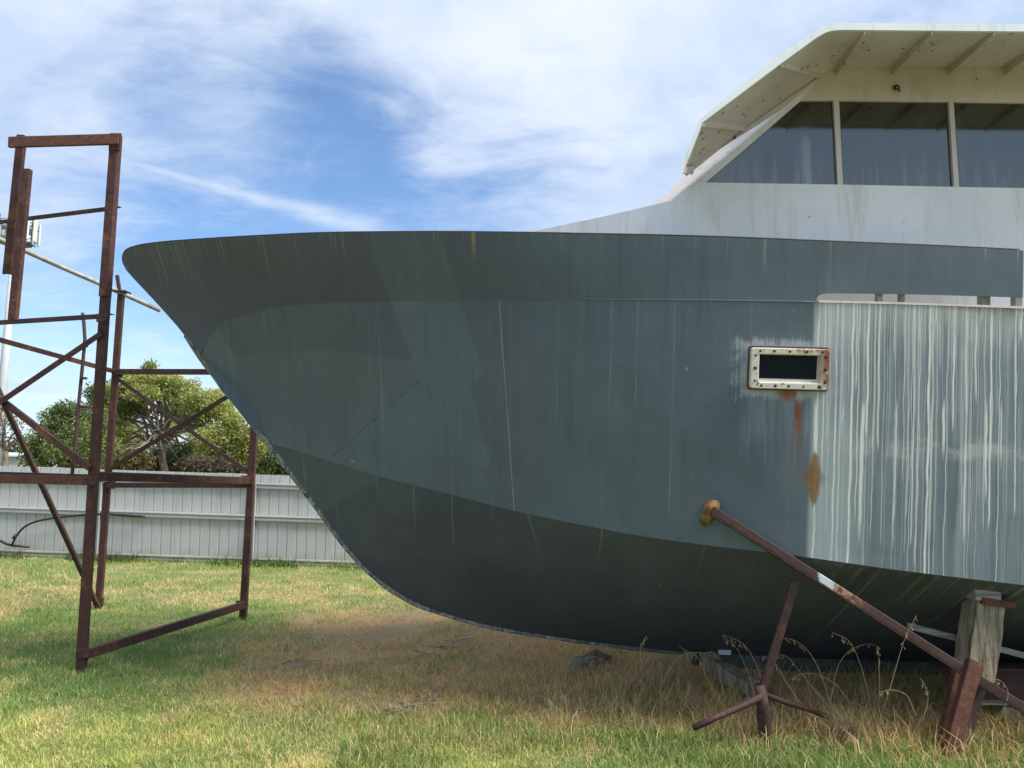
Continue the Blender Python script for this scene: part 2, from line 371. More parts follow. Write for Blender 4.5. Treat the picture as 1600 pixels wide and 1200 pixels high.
            # long scratch line
            xs = x+.10+(z-2.9)*.085; ln = ((xs/.0035).abs()).ss(1, .4); k = t.mix(ln*.36*n2.ss(.3, .5), k, (.55, .60, .58))
            sp = t.voro(t.comb(x, y, z*.6), 6).ss(.055, .035)*t.noise(o, 1.7, 2).ss(.56, .62); k = t.mix(sp*.6, k, (.55, .58, .58))
        dust = n1.ss(.2, .8)*.2+.42
        dent = t.noise(o, 1.7, 3, .5, .4); finish(t, b, k, dust, dent*1.0+n2*.03, .22, .07, spec=.35)
    else:
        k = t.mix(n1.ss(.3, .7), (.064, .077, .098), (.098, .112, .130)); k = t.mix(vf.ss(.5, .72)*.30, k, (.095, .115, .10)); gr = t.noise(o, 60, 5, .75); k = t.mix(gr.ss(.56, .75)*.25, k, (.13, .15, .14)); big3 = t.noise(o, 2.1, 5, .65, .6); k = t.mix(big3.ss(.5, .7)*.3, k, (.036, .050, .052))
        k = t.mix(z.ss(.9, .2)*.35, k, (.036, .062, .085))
        gl_ = (x+.97-(z-1.65)*1.75+(n2-.5)*.02).ss(.015, -.015); k = t.mix(gl_, k, t.mix(n1.ss(.3, .7), (.084, .108, .120), (.106, .135, .149)))
        k = t.mix(z.ss(.95, 1.55)*n1.ss(.35, .6)*.2, k, (.06, .075, .066))
        # run-off continues slanting down the bottom plating aft
        xs = x+y*.05                                  # streaks lean with the flow
        e1, _ = drips(t, xs, z, 11, 21., .10, 1.22, .15, 1.0, .02, .25); e2, _ = drips(t, xs, z, 19, 23., .10, 1.2, .05, .7, .02, .2)
        reg = (x+(n2-.5)*.1).ss(1.95, 2.3); k = t.mix((e1.max(e2*.8))*reg*.6*vf.ss(.2, .55), k, (.29, .30, .26))
        gw = t.noise(t.comb(x*5, y*3, z*2.2), 2.2, 5, .7, 1.2); k = t.mix(gw.ss(.5, .64)*(((x-2.15)/.3).abs()).ss(1, .3)*.8, k, (.070, .085, .035))
        k = t.mix(gw.ss(.45, .6)*z.ss(.82, 1.05)*x.ss(1.7, 2.2)*.7, k, (.060, .070, .030))
        f1, _ = drips(t, x, z, 3, 27., .02, 1.9, .5, 1.6, .03, .3); k = t.mix(f1*.4*vf.ss(.3, .6), k, (.25, .28, .25))
        sp = t.voro(t.comb(x, y, z), 5).ss(.05, .03)*t.noise(o, 1.3, 2).ss(.5, .6); k = t.mix(sp*.5, k, (.40, .43, .42))
        xs = x+.10+(z-2.9)*.085+(1.75-z).max(0.0)*-.25; ln = ((xs/.005).abs()).ss(1, .5); k = t.mix(ln*.3*z.ss(.9, 1.5), k, (.45, .50, .45))
        finish(t, b, k, n2*.2+.5, n1*.8+n2*.04, .15, .05, spec=.3)
    return m
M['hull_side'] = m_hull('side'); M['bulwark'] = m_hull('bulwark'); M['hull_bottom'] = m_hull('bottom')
def m_white(name, c0, c1, stain, ss_, spots=False):
    m, t, b = material(name); o = t.obj(); x, y, z = t.sep(o); n = t.noise(o, 1.6, 6, .6); v = t.noise(t.comb(x*6, y*4, z*.7), 1.7, 6, .65, .2); f = t.noise(o, 14, 6, .7)
    k = t.mix(n.ss(.3, .7), c0, c1); k = t.mix(v.ss(.5, .72)*ss_, k, stain); k = t.mix(f.ss(.66, .76)*.35, k, (.36, .33, .27))
    big_ = t.noise(o, 3.3, 5, .7); k = t.mix(f.ss(.62, .70)*big_.ss(.57, .64)*.9, k, (.17, .11, .07))
    if spots:
        sp = t.voro(o, 11).ss(.17, .12)*t.noise(o, 1.9, 2).ss(.42, .50); k = t.mix(sp*.9, k, (.035, .025, .018))
        sp = t.noise(o, 6, 6, .75); k = t.mix(sp.ss(.6, .75)*.5, k, (.19, .16, .11))
    finish(t, b, k, .5, n+f*.15, .08, .02); return m
M['white'] = m_white('chalky_white_paint', (.74, .755, .75), (.86, .86, .845), (.62, .60, .52), .7)
M['cream'] = m_white('cream_paint', (.64, .575, .51), (.74, .67, .60), (.42, .38, .29), .4)
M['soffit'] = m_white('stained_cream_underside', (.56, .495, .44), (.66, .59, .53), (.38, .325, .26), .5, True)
M['roof_white'] = m_white('roof_edge_white', (.60, .66, .65), (.70, .75, .74), (.42, .47, .45), .6)
M['frame_cream'] = None
def m_portframe():
    m, t, b = material('rust_stained_cream_frame'); o = t.obj(); x, y, z = t.sep(o); n = t.noise(o, 16, 6, .7); n2 = t.noise(t.comb(x*30, y*30, z*6), 1.5, 4)
    q = U(1230, 576, 4.86); k = t.mix(n.ss(.3, .7), (.68, .63, .52), (.78, .74, .63))
    right = x.ss(float(q[0])+.155, float(q[0])+.215); k = t.mix(right*n.ss(.34, .5)*.95, k, (.27, .085, .04))
    top = z.ss(float(q[2])+.075, float(q[2])+.1)*x.ss(float(q[0])-.1, float(q[0])+.1)*n2.ss(.42, .58); k = t.mix(top*.85, k, (.30, .15, .07))
    k = t.mix(n.ss(.58, .68), k, (.15, .06, .027)); finish(t, b, k, .6, n, .4, .004); return m
M['frame_cream'] = m_portframe()
def m_stem():
    m, t, b = material('worn_stem_bar'); o = t.obj(); x, y, z = t.sep(o); n = t.noise(o, 22, 7, .75); n2 = t.noise(o, 4, 4)
    k = t.mix(n.ss(.42, .6), (.055, .066, .068), (.30, .32, .31)); k = t.mix(n2.ss(.48, .62)*.7, k, (.19, .15, .105)); k = t.mix(x.ss(.2, 1.2)*.7, k, (.055, .065, .06))
    finish(t, b, k, .65, n, .5, .006); return m
M['stem'] = m_stem()
M['keel'] = m_plain('mossy_keel_bar', (.06, .068, .058), .7, 6, .5)
M['cap'] = m_rust('rusty_cap_edge', (.06, .04, .035), .8)
M['pad'] = m_plain('yellowed_rusty_pad', (.22, .12, .035), .8, 20, .6, .8)
def m_vcol(name, rough=.7, trans=0.0, mult=1.0, nsc=None):
    m, t, b = material(name); a = t.n('ShaderNodeVertexColor'); a.layer_name = 'Col'; c = S(t.t, a.outputs[0])
    if nsc:
        o = t.obj(); n = t.noise(o, nsc, 8, .72); c = t.scale(c, n*1.3+.35); finish(t, b, None, None, n, .8, .03)
    t.link(c, b.inputs['Base Color']); b.inputs['Roughness'].default_value = rough; b.inputs['Specular IOR Level'].default_value = .25
    if trans:
        tr = t.n('ShaderNodeBsdfTranslucent'); t.link(c, tr.inputs[0]); mx = t.n('ShaderNodeMixShader'); mx.inputs[0].default_value = trans
        out = m.node_tree.nodes['Material Output']; t.link(b.outputs[0], mx.inputs[1]); t.link(tr.outputs[0], mx.inputs[2]); t.link(mx.outputs[0], out.inputs[0])
    return m
M['grass'] = m_vcol('grass_blades', .6, .35); M['ground'] = m_vcol('turf_soil', .95, 0, 1, 26); M['leaf'] = m_vcol('tree_leaves', .55, .42)
def m_bark(name, a, b_):
    m, t, b = material(name); x, y, z = t.sep(t.obj()); n = t.noise(t.comb(x*6, y*6, z*1.2), 2, 6, .7); finish(t, b, t.mix(n.ss(.3, .7), a, b_), .9, n, .8, .04); return m
M['bark'] = m_bark('grey_brown_bark', (.10, .075, .055), (.27, .22, .17)); M['deadwood'] = m_bark('bleached_branch', (.22, .19, .155), (.42, .38, .32))
m, t, b = material('far_ground'); n = t.noise(t.obj(), .3, 6, .7); finish(t, b, t.mix(n.ss(.3, .7), (.07, .085, .03), (.15, .13, .06)), .95); M['far_ground'] = m

# ------------------------------------------------------------------ ground
def gz(x, y):
    x = np.asarray(x, float); y = np.asarray(y, float)
    return -.021*(np.clip(x, -20, 20)+7.2)*sst(y, 8.5, 13.8) + .03*(fbm(x, y, .45, 5)-.5)
def ground_col(x, y):
    n = fbm(x, y, .8, 21); n2 = fbm(x, y, 2.6, 31); n3 = vn(x, y, 9, 41)
    dry = np.zeros_like(n)
    front = 5.66-.14*np.clip(x+1.0, -2, 3.2)+(n-.5)*1.1
    zone = sst(y, front-.3, front+.25)*(1-sst(y, 8.9, 10.0))*sst(x+(n-.5)*1.6, -3.0, -1.7)
    zone = np.maximum(zone, sst(y, 7.6, 8.3)*(1-sst(y, 9.0, 9.7))*(1-sst(x+(n-.5), -5.9, -5.2))*.8)
    zone = zone*(.74+.26*sst(fbm(x, y, 1.9, 83), .34, .56))
    straw = sst(y+(n-.5)*2, 9.0, 9.9)*(1-sst(y+(n-.5)*1.6, 11.7, 13.3))*.8*sst(n2, .28, .6)
    patch = sst(n2, .54, .70)*.55
    near_y = (1-sst(x+(n-.5)*2.2, -1.0, .4))*(1-sst(y, 5.1, 6.0))
    return zone, straw, patch, near_y, n, n2, n3
DRY = (.72, .47, .21); BROWN = (.52, .345, .175); STRAW = (.70, .60, .29); GREEN = (.19, .325, .08); LIME = (.46, .52, .14); SOIL = (.075, .056, .04)
def make_ground():
    xs = np.arange(-13, 13.01, .06); ys = np.arange(2.0, 15.21, .06); X, Y = np.meshgrid(xs, ys); x = X.ravel(); y = Y.ravel(); z = gz(x, y)
    zone, straw, patch, near, n, n2, n3 = ground_col(x, y)
    c = lerp3((.15, .19, .062), (.28, .24, .12), np.clip(patch+.25*n3, 0, 1)); c = lerp3(c, (.24, .20, .095), np.clip(straw, 0, 1)); c = lerp3(c, (.47, .32, .17), zone*.9)
    bare = zone*sst(fbm(x, y, 1.6, 77), .5, .75); c = lerp3(c, (.22, .18, .145), bare*.35)
    nx, ny = len(xs), len(ys); idx = np.arange(nx*ny).reshape(ny, nx)
    f = np.stack([idx[:-1, :-1], idx[:-1, 1:], idx[1:, 1:], idx[1:, :-1]], -1).reshape(-1, 4)
    o = np_mesh('ground', np.stack([x, y, z], 1), f, c, M['ground'], smooth=True); o['kind'] = 'structure'
    # the rest of the field, out to the horizon, as a ring of four sheets round the lawn
    mb = MB(); Z = -.45
    mb.grid([[(-900, -500, -.02), (900, -500, -.02)], [(-900, 2.05, -.02), (900, 2.05, -.02)]])
    mb.grid([[(-900, 2.05, -.02), (-12.95, 2.05, -.02)], [(-900, 15.1, -.02), (-12.95, 15.1, -.02)]])
    mb.grid([[(12.95, 2.05, -.06), (900, 2.05, -.06)], [(12.95, 15.1, -.45), (900, 15.1, -.45)]])
    mb.grid([[(-900, 15.1, -.0), (-13, 15.1, -.02), (13, 15.1, -.5), (900, 15.1, -.5)], [(-900, 1600, 0), (-13, 1600, 0), (13, 1600, 0), (900, 1600, 0)]])
    g2 = mb.build('field', M['far_ground']); g2['kind'] = 'structure'
def np_mesh(name, v, f, colr, mat, smooth=False, parent=None):
    me = bpy.data.meshes.new(name); nv = len(v); nf, k = f.shape
    if parent is not None: v = v-np.array(wloc(parent))
    me.vertices.add(nv); me.vertices.foreach_set('co', v.astype(np.float32).ravel())
    me.loops.add(nf*k); me.loops.foreach_set('vertex_index', f.astype(np.int32).ravel())
    me.polygons.add(nf); me.polygons.foreach_set('loop_start', (np.arange(nf)*k).astype(np.int32)); me.polygons.foreach_set('loop_total', np.full(nf, k, np.int32))
    if smooth: me.polygons.foreach_set('use_smooth', np.ones(nf, bool))
    me.update(calc_edges=True)
    if colr is not None:
        a = me.color_attributes.new('Col', 'FLOAT_COLOR', 'POINT'); a.data.foreach_set('color', np.concatenate([colr, np.ones((nv, 1))], 1).astype(np.float32).ravel())
    me.materials.append(mat); o = bpy.data.objects.new(name, me); col.objects.link(o)
    if parent is not None: o.parent = parent
    return o
def blades(name, x, y, L, lean, w, c, z=None, parent=None, curl=.6):
    """curved tapering blades: 5 vertices, 3 triangles each"""
    n = len(x); a = rng.uniform(0, 2*math.pi, n); b = a+rng.normal(0, .9, n)+math.pi/2
    z0 = (gz(x, y) if z is None else z)-.004; p0 = np.stack([x, y, z0], 1)
    d = np.stack([np.cos(a)*np.sin(lean), np.sin(a)*np.sin(lean), np.cos(lean)], 1); l2 = np.clip(lean+curl*rng.uniform(.2, 1.2, n), 0, 2.0)
    d2 = np.stack([np.cos(a)*np.sin(l2), np.sin(a)*np.sin(l2), np.cos(l2)], 1); s_ = np.stack([np.cos(b), np.sin(b), np.zeros(n)], 1)*(w/2)[:, None]
    m = p0+d*(L*.5)[:, None]; e = m+d2*(L*.5)[:, None]
    v = np.stack([p0-s_, p0+s_, m-s_*.8, m+s_*.8, e], 1).reshape(-1, 3); k = np.arange(n)[:, None]*5
    f = np.concatenate([k+[0, 1, 3], k+[0, 3, 2], k+[2, 3, 4]], 0)
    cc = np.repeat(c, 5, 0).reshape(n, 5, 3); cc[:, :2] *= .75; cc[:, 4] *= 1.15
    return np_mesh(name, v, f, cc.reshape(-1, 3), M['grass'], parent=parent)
def sow(n, y0, y1, power):
    # more blades where they show larger: area density falls with distance
    u = rng.uniform(0, 1, n); y = (y0**(1-power)+u*(y1**(1-power)-y0**(1-power)))**(1/(1-power)); x = rng.uniform(-.80, .80, n)*(y+1.3); return x, y

make_ground()

# ------------------------------------------------------------------ boat
CY = 6.5
XEND = 8.6
def ext(lst, dY=0.0):
    P = [U(*p) for p in lst]
    d = P[-1]-P[-3]; d = d/d[0]
    e = P[-1]+d*(XEND-P[-1][0]); e[1] = P[-1][1]+dY; P.append(e); return P
sheer = Curve(ext([(191, 404, 6.5), (192.5, 396, 6.43), (199, 389.5, 6.33), (216, 384, 6.19), (245, 379.5, 6.03), (300, 375, 5.81), (400, 369, 5.50), (500, 364.5, 5.29), (600, 363, 5.13), (740, 363, 4.965), (900, 365.5, 4.86), (1100, 370, 4.775), (1300, 378, 4.72), (1450, 384, 4.705), (1600, 391.5, 4.695)]))
knuck = Curve(ext([(313, 558, 6.5), (324, 530, 6.40), (342, 505, 6.28), (385, 490, 6.08), (430, 479, 5.92), (500, 473, 5.70), (600, 470, 5.44), (800, 468, 5.10), (1000, 468.5, 4.91), (1275, 472, 4.78), (1430, 476, 4.75), (1600, 482, 4.735)]))
chine = Curve(ext([(418, 692, 6.5), (470, 706, 6.33), (530, 725, 6.15), (605, 747, 5.95), (700, 771, 5.71), (800, 797, 5.50), (900, 818, 5.34), (1000, 837, 5.22), (1100, 851, 5.13), (1250, 869, 5.03), (1400, 890, 4.97), (1600, 914, 4.93)]))
stem_px = [(191, 404), (192.5, 413), (199, 424), (214, 440), (250, 478), (290, 524), (313, 558), (340, 594), (418, 692), (450, 733), (500, 800), (545, 860), (580, 897), (640, 938), (700, 961), (760, 977), (850, 993), (930, 1004), (1080, 1020), (1250, 1030), (1450, 1036), (1600, 1040)]
stem = Curve(ext([(a, b_, CY) for a, b_ in stem_px]))
boat = empty('motor_boat', (0, CY, 0), 'large weathered grey motor boat with white wheelhouse, propped on land', 'boat')
def mirror(A): A = np.array(A, float).copy(); A[..., 1] = 2*CY-A[..., 1]; return A
def loft(A, B, m, bow=0.0):         # straight or slightly bowed sections between two curves sampled alike
    v = np.linspace(0, 1, m)[:, None, None]; g = A[None]*(1-v)+B[None]*v
    return g
def hull_panel(name, g, mat, th=.012):
    for gg in (g, mirror(g)):
        o = MB().grid(gg).build(name, M[mat], boat, smooth=True); solid(o, th, 0)
def tS(c, px, py, Y): return float(c.tx(U(px, py, Y)[0]))
N = 150
def wob(A, amp):                    # plate unevenness
    A = A.copy(); x = A[..., 0]; z = A[..., 2]; e = (fbm(x, z, 1.1, 61)-.5)*amp; k = np.ones(A.shape[0])*1.0
    k = np.sin(np.linspace(0, math.pi, A.shape[0]))[:, None]; A[..., 1] += e*k*sst(np.broadcast_to(np.linspace(0, 1, A.shape[1])[None], A.shape[:2]), 0, .06); return A
ts1, tk1 = tS(sheer, 1275, 377, 4.725), tS(knuck, 1275, 472, 4.78)
A = sheer.seg(0, ts1, N, 1.7); B = knuck.seg(0, tk1, N, 1.45)
g = loft(A, B, 10)
# front edge follows the stem profile
se = stem.seg(0, stem.tx(knuck.P[0][0]), 10, 1.5)
for j in range(14):
    w = (1-j/14)**2; g[:, j] += (se-g[:, 0] if j == 0 else d0)*w if j else 0
    if j == 0: d0 = se-g[:, 0]; g[:, 0] += d0
gfw = g
ts2 = tS(sheer, 1593, 391, 4.695)
low = Curve([U(*p) for p in [(1275, 472, 4.78), (1275.6, 467.5, 4.777), (1278, 463, 4.773), (1283, 460, 4.77), (1292, 458.3, 4.765), (1330, 458.5, 4.76), (1430, 460, 4.745), (1520, 462.5, 4.735), (1597, 465, 4.73)]])
nb = 60; lowp = low.at(np.concatenate([np.linspace(0, low.tx(U(1292, 458, 4.765)[0]), 14), np.linspace(low.tx(U(1292, 458, 4.765)[0]), low.t[-1], nb-13)[1:]]))
topp = sheer.at(np.array([sheer.tx(X) for X in lowp[:, 0]])); topp[0] = sheer.at(ts1)[0]
gaf = loft(topp, lowp, 10); hull_panel('bulwark', wob(np.concatenate([gfw, gaf[:, 1:]], 1), .018), 'bulwark')
k_all = knuck.seg(0, knuck.t[-1], N, 1.4); c_all = chine.seg(0, chine.t[-1], N, 1.4)
g = loft(k_all, c_all, 14)
se = stem.seg(stem.tx(knuck.P[0][0]), stem.tx(chine.P[0][0]), 14); d0 = se-g[:, 0]
for j in range(14): g[:, j] += d0*(1-j/14)**2
# slight flare hollow forward
vv = np.sin(np.linspace(0, math.pi, 14))[:, None]; fw = sst(-g[..., 0], -1.2, 1.6); g[..., 1] += .05*vv*fw
g = wob(g, .03); hull_panel('hull_side', g, 'hull_side'); g_side = g
t0 = stem.tx(chine.P[0][0])
kk = stem.seg(t0, stem.t[-1], N, 1.4); g = loft(c_all, kk, 14); vv = np.sin(np.linspace(0, math.pi, 14))[:, None]
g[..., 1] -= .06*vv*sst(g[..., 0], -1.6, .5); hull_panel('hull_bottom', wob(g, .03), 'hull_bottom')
# weld seams standing slightly proud
def seam(pts, r): MB().tube(pts, r, 6).build('weld_seam', M['bulwark'], boat, smooth=True)
kf = knuck.seg(0.02, tk1, 60); kf[:, 1] -= .004; seam(kf, .006)
def on_side(px, py):
    q = g_side.reshape(-1, 3)-CAM; d_ = q @ _f; u_ = 800+FPX*(q @ _r)/d_; v_ = 600-FPX*(q @ _u)/d_; dd = (u_-px)**2+(v_-py)**2; k = np.argsort(dd)[:6]; w = 1/(dd[k]+4); Yh = float((g_side.reshape(-1, 3)[k, 1]*w).sum()/w.sum()); return U(px, py, Yh-.003)
def seam_px(a, b_, n=14): seam([on_side(a[0]+(b_[0]-a[0])*i/n, a[1]+(b_[1]-a[1])*i/n) for i in range(n+1)], .0065)
seam_px((660, 588), (520, 712), 24)
# cap along the bulwark top
cp_ = sheer.seg(.02, ts2, 120, 1.5); cq = mirror(cp_)
for P in (cp_, cq):
    mb = MB(); inn = P.copy(); s_ = np.sign(CY-P[:, 1]); s_[s_ == 0] = 1
    inn[:, 1] += .05*s_; out = P.copy(); out[:, 1] -= .004*s_
    mb.grid([out+[0, 0, .002], out+[0, 0, .008], inn+[0, 0, .008], inn+[0, 0, .002]]); mb.build('cap_rail', M['cap'], boat)
# stem bar and keel
sp_ = stem.seg(stem.tx(U(290, 524, CY)[0]), stem.tx(U(1090, 1021, CY)[0]), 70)
tang = np.gradient(sp_, axis=0); tang /= np.linalg.norm(tang, axis=1)[:, None]; nrm = np.stack([tang[:, 2], 0*tang[:, 0], -tang[:, 0]], 1)
fl = .012*(vn(sp_[:, 0], sp_[:, 2], 7, 3)-.5)[:, None]
rows = []
for a_, b_ in ((-.022, -.017), (.016, -.018), (.024, 0), (.016, .018), (-.022, .017)): rows.append(sp_+nrm*(a_+fl*(a_ > 0))+np.array([0, b_, 0]))
MB().grid(rows).build('stem_bar', M['stem'], boat, smooth=False)
k0 = stem.seg(stem.tx(U(1080, 1020, CY)[0]), stem.t[-1], 40); mb = MB(); dn = np.array([0, 0, -1.0])
rows = [k0+[0, -.05, .03], k0+[0, -.05, -.085], k0+[0, .05, -.085], k0+[0, .05, .03], k0+[0, -.05, .03]]
mb.grid(rows); mb.add([rows[i][0] for i in range(4)], [(0, 1, 2, 3)]); mb.build('keel_bar', M['keel'], boat)
# deck and transom
kd = knuck.seg(.35, knuck.t[-1], 60); kd[:, 1] += .14; kd[:, 2] -= .16
MB().grid([kd, mirror(kd)]).build('deck', M['white'], boat)
e = [knuck.P[-1], chine.P[-1], stem.P[-1], mirror(chine.P[-1]), mirror(knuck.P[-1])]
MB().add(e, [(0, 1, 2, 3, 4)]).build('transom', M['hull_side'], boat)
# pillars in the freeing slot
for px, w in ((1373, .030), (1408, .026), (1537, .060), (1588, .048)):
    a_, b_ = U(px, 456, 4.79), U(px, 482, 4.81)
    bevel(MB().sweep(b_, a_, Bp(.05, w)).build('slot_pillar', M['galv'], boat))
# stubby seam of the lower wash plate: top flange
tf = knuck.seg(tk1+.01, knuck.t[-1], 40); mb = MB(); mb.grid([tf+[0, -.012, -.004], tf+[0, -.012, .010], tf+[0, .07, .010], tf+[0, .07, -.004]]); mb.build('side_flange', M['soffit'], boat)

# --- port window
def port():
    c = U(1230.5, 576, 4.86)
    # local frame of the hull plating there
    tt_ = knuck.tx(c[0]); kp = knuck.at(tt_)[0]; chp = chine.at(chine.tx(c[0]))[0]; dn_ = Vector(tuple(chp-kp)).normalized()
    v = (c[2]-kp[2])/(chp[2]-kp[2]); surf = Vector(tuple(kp*(1-v)+chp*v)); ax = Vector(tuple(knuck.at(tt_+.2)[0]-knuck.at(tt_-.2)[0])).normalized()
    nz = ax.cross(dn_).normalized()
    if nz.y > 0: nz = -nz
    up = -dn_; up = (up-ax*up.dot(ax)).normalized()
    P = lambda a, b_, h: surf+ax*a+up*b_+nz*h
    sc = surf.y/FPX; W, H = 59.5*sc, 32*sc; w, h = 47*sc, 22*sc; D = .06
    base = mk('port_surround', [], [], M['rust_bright'], boat)
    mb = MB(); ring = [(W+.012, H+.012), (W, H)]
    def rr(a, b_, hgt, rad=.018, n=4):
        pts = []
        for sx, sy, a0 in ((1, 1, 0), (-1, 1, 90), (-1, -1, 180), (1, -1, 270)):
            for k in range(n+1):
                t_ = R(a0+90*k/n); pts.append(P(sx*(a-rad)+rad*math.cos(t_), sy*(b_-rad)+rad*math.sin(t_), hgt))
        return pts
    def rings(mb, L):
        n = len(L[0]); b0 = len(mb.v)
        for r_ in L: mb.v += [tuple(p) for p in r_]
        for i in range(len(L)-1):
            for k in range(n): mb.f.append((b0+i*n+k, b0+i*n+(k+1) % n, b0+(i+1)*n+(k+1) % n, b0+(i+1)*n+k))
    bpy.data.objects.remove(base)
    root = MB(); rings(root, [rr(W+.010, H+.010, -.03), rr(W+.010, H+.010, .016), rr(W-.005, H-.005, .016)]); port_ = root.build('port_window', M['rust_bright'], boat)
    f_ = MB(); rings(f_, [rr(W, H, 0.0), rr(W, H, D-.006), rr(W-.005, H-.005, D), rr(w+.006, h+.004, D, .008), rr(w, h, D-.006, .006)])
    L2 = [rr(w, h, D-.006, .006)]; q = rr(w-.004, h-.004, .012, .006)
    q = [p+up*(.020 if (p-surf).dot(up) < 0 else 0)-ax*(.010 if (p-surf).dot(ax) > 0 else 0) for p in q]; L2.append(q); rings(f_, L2)
    fr = f_.build('window_frame', M['frame_cream'], boat); fr.parent = port_
    gl = MB(); gp = rr(w+.0, h+.0, .0125, .006); gl.add(gp, [tuple(range(len(gp)))]); g_ = gl.build('window_glass', M['port_glass'], boat); g_.parent = port_
    spots = [(-.78, 1), (-.42, 1), (-.02, 1), (.4, 1), (.8, 1), (-.72, -1), (-.36, -1), (-.02, -1), (.36, -1), (.76, -1)]
    mx, my = (W+w)/2, (H+h)/2
    for a_, s_ in spots: place = P(a_*W, s_*my, D); bolt(place, nz, ax, port_)
    for b_ in (.62, .0, -.62):
        for s_ in (-1, 1): bolt(P(s_*mx, b_*H, D), nz, ax, port_)
def bolt(p, n, ax, parent):
    n = Vector(n); ax = Vector(ax); b_ = n.cross(ax); r_ = random.uniform(.0065, .0115); mb = MB(); vs_ = []
    for h, rr_ in ((-.002, r_), (.004, r_), (.007, r_*.6)):
        for k in range(6): t_ = k*math.pi/3+random.uniform(-.15, .15); vs_.append(p+n*h+(ax*math.cos(t_)+b_*math.sin(t_))*rr_)
    mb.add(vs_, [(i*6+k, i*6+(k+1) % 6, (i+1)*6+(k+1) % 6, (i+1)*6+k) for i in range(2) for k in range(6)]+[tuple(range(12, 18))])
    o = mb.build('bolt', M['rust_dark'], boat); o.parent = parent
port()

# --- superstructure
WY = 5.12
def both(fn):
    for mir in (False, True): fn(lambda P: mirror(P) if mir else np.asarray(P, float), mir)
top_px = [(822, 366, 5.62), (860, 357, 5.54), (940, 340.5, 5.37), (1020, 322, 5.20), (1049, 315, WY), (1085, 286.5, WY), (1101, 286.8, WY), (1310, 290, WY), (1490, 293.5, WY), (1600, 295.5, WY)]
tp = np.array([U(*p) for p in top_px]); e = tp[-1]+(tp[-1]-tp[-3])*0; 
sl_ = (tp[-1]-tp[-3])/(tp[-1][0]-tp[-3][0]); XAFT = 6.4; tp = np.vstack([tp, tp[-1]+sl_*(XAFT-tp[-1][0])])
bt = tp.copy(); bt[:, 2] = 2.42
def cabin(F, mir):
    o = MB().grid([F(tp), F(bt)]).build('cabin_side', M['white'], boat); solid(o, .02, 1 if mir else -1)
    dY = np.array([0, .035 if not mir else -.035, 0])
    hd = [U(*p, WY) for p in ((1251, 157), (1285, 115.5), (1310, 106), (1600, 104))]; aft = hd[-1]*1; aft = hd[-1]+(hd[-1]-hd[-2])/(hd[-1][0]-hd[-2][0])*(XAFT-hd[-1][0])
    wt_ = [U(*p, WY) for p in ((1303, 157), (1600, 160.5))]; wa = wt_[1]+(wt_[1]-wt_[0])/(wt_[1][0]-wt_[0][0])*(XAFT-wt_[1][0])
    MB().prism([F(p) for p in hd+[aft, wa, wt_[1], wt_[0]]], dY).build('window_header', M['cream'], boat)
    MB().prism([F(U(*p, WY)) for p in ((1049, 315), (1127, 251), (1225, 169), (1285, 115.5), (1251, 157), (1180, 219), (1101, 286.6), (1085, 286.5))], dY).build('raked_pillar', M['white'], boat)
    for a_, b_, c_, d_ in (((1302.5, 157), (1311, 157), (1317.5, 290.3), (1309.5, 290)), ((1483, 158.5), (1490, 158.6), (1499, 293.7), (1491, 293.5)), ((1668, 161), (1675, 161), (1687, 297), (1679, 297))):
        MB().prism([F(U(*p, WY-.006)) for p in (a_, b_, c_, d_)], dY).build('mullion', M['cream'], boat)
    MB().prism([F(p) for p in (U(1792, 161.5, WY-.003), np.array([XAFT, WY-.003, wa[2]]), np.array([XAFT, WY-.003, tp[-1][2]]), U(1801, 300, WY-.003))], dY).build('wall_panel', M['white'], boat)
    GY = WY+.018
    panes = [((1099, 287.5), (1250, 156), (1305, 156), (1312, 290.8)), ((1309, 156), (1485, 157.5), (1494, 294), (1315, 291)), ((1488, 157.5), (1670, 160), (1682, 297.5), (1496, 294)), ((1673, 160), (1790, 162), (1800, 300), (1684, 297.5))]
    for p in panes:
        q = [F(U(*z, GY)) for z in p]; w_ = MB().prism(q, np.array([0, .008 if not mir else -.008, 0])).build('window_pane', M['glass'], boat)
        # dark rubber seal round the pane
        mb = MB(); cen = sum(q)/4
        for i in range(4):
            a_, b_ = q[i], q[(i+1) % 4]; s_ = .03; a2_, b2_ = a_+(cen-a_)*s_, b_+(cen-b_)*s_; off = np.array([0, -.004 if not mir else .004, 0])
            mb.add([a_+off, b_+off, b2_+off, a2_+off], [(0, 1, 2, 3)])
        s = mb.build('window_seal', M['black'], boat); s.parent = w_
both(cabin)
# windscreen: quarter panels bulging forward, then a flat centre
n0 = [U(1049, 315, WY), U(1127, 251, WY), U(1225, 169, WY), U(1285, 115.5, WY)]
n1_ = [U(1019, 321, 5.58), U(1084, 263, 5.58), U(1166, 202, 5.58), U(1226, 166, 5.58)]
def screen(F, mir): MB().grid([[F(p) for p in n0], [F(p) for p in n1_]]).build('windscreen_quarter', M['soffit'], boat)
both(screen)
MB().grid([n1_, [mirror(p) for p in n1_]]).build('windscreen', M['glass'], boat)
tr = tp[:5]; MB().grid([tr, mirror(tr)]).build('cabin_trunk_top', M['white'], boat)
MB().add([tp[-1], bt[-1], mirror(bt[-1]), mirror(tp[-1])], [(0, 1, 2, 3)]).build('cabin_aft_wall', M['white'], boat)
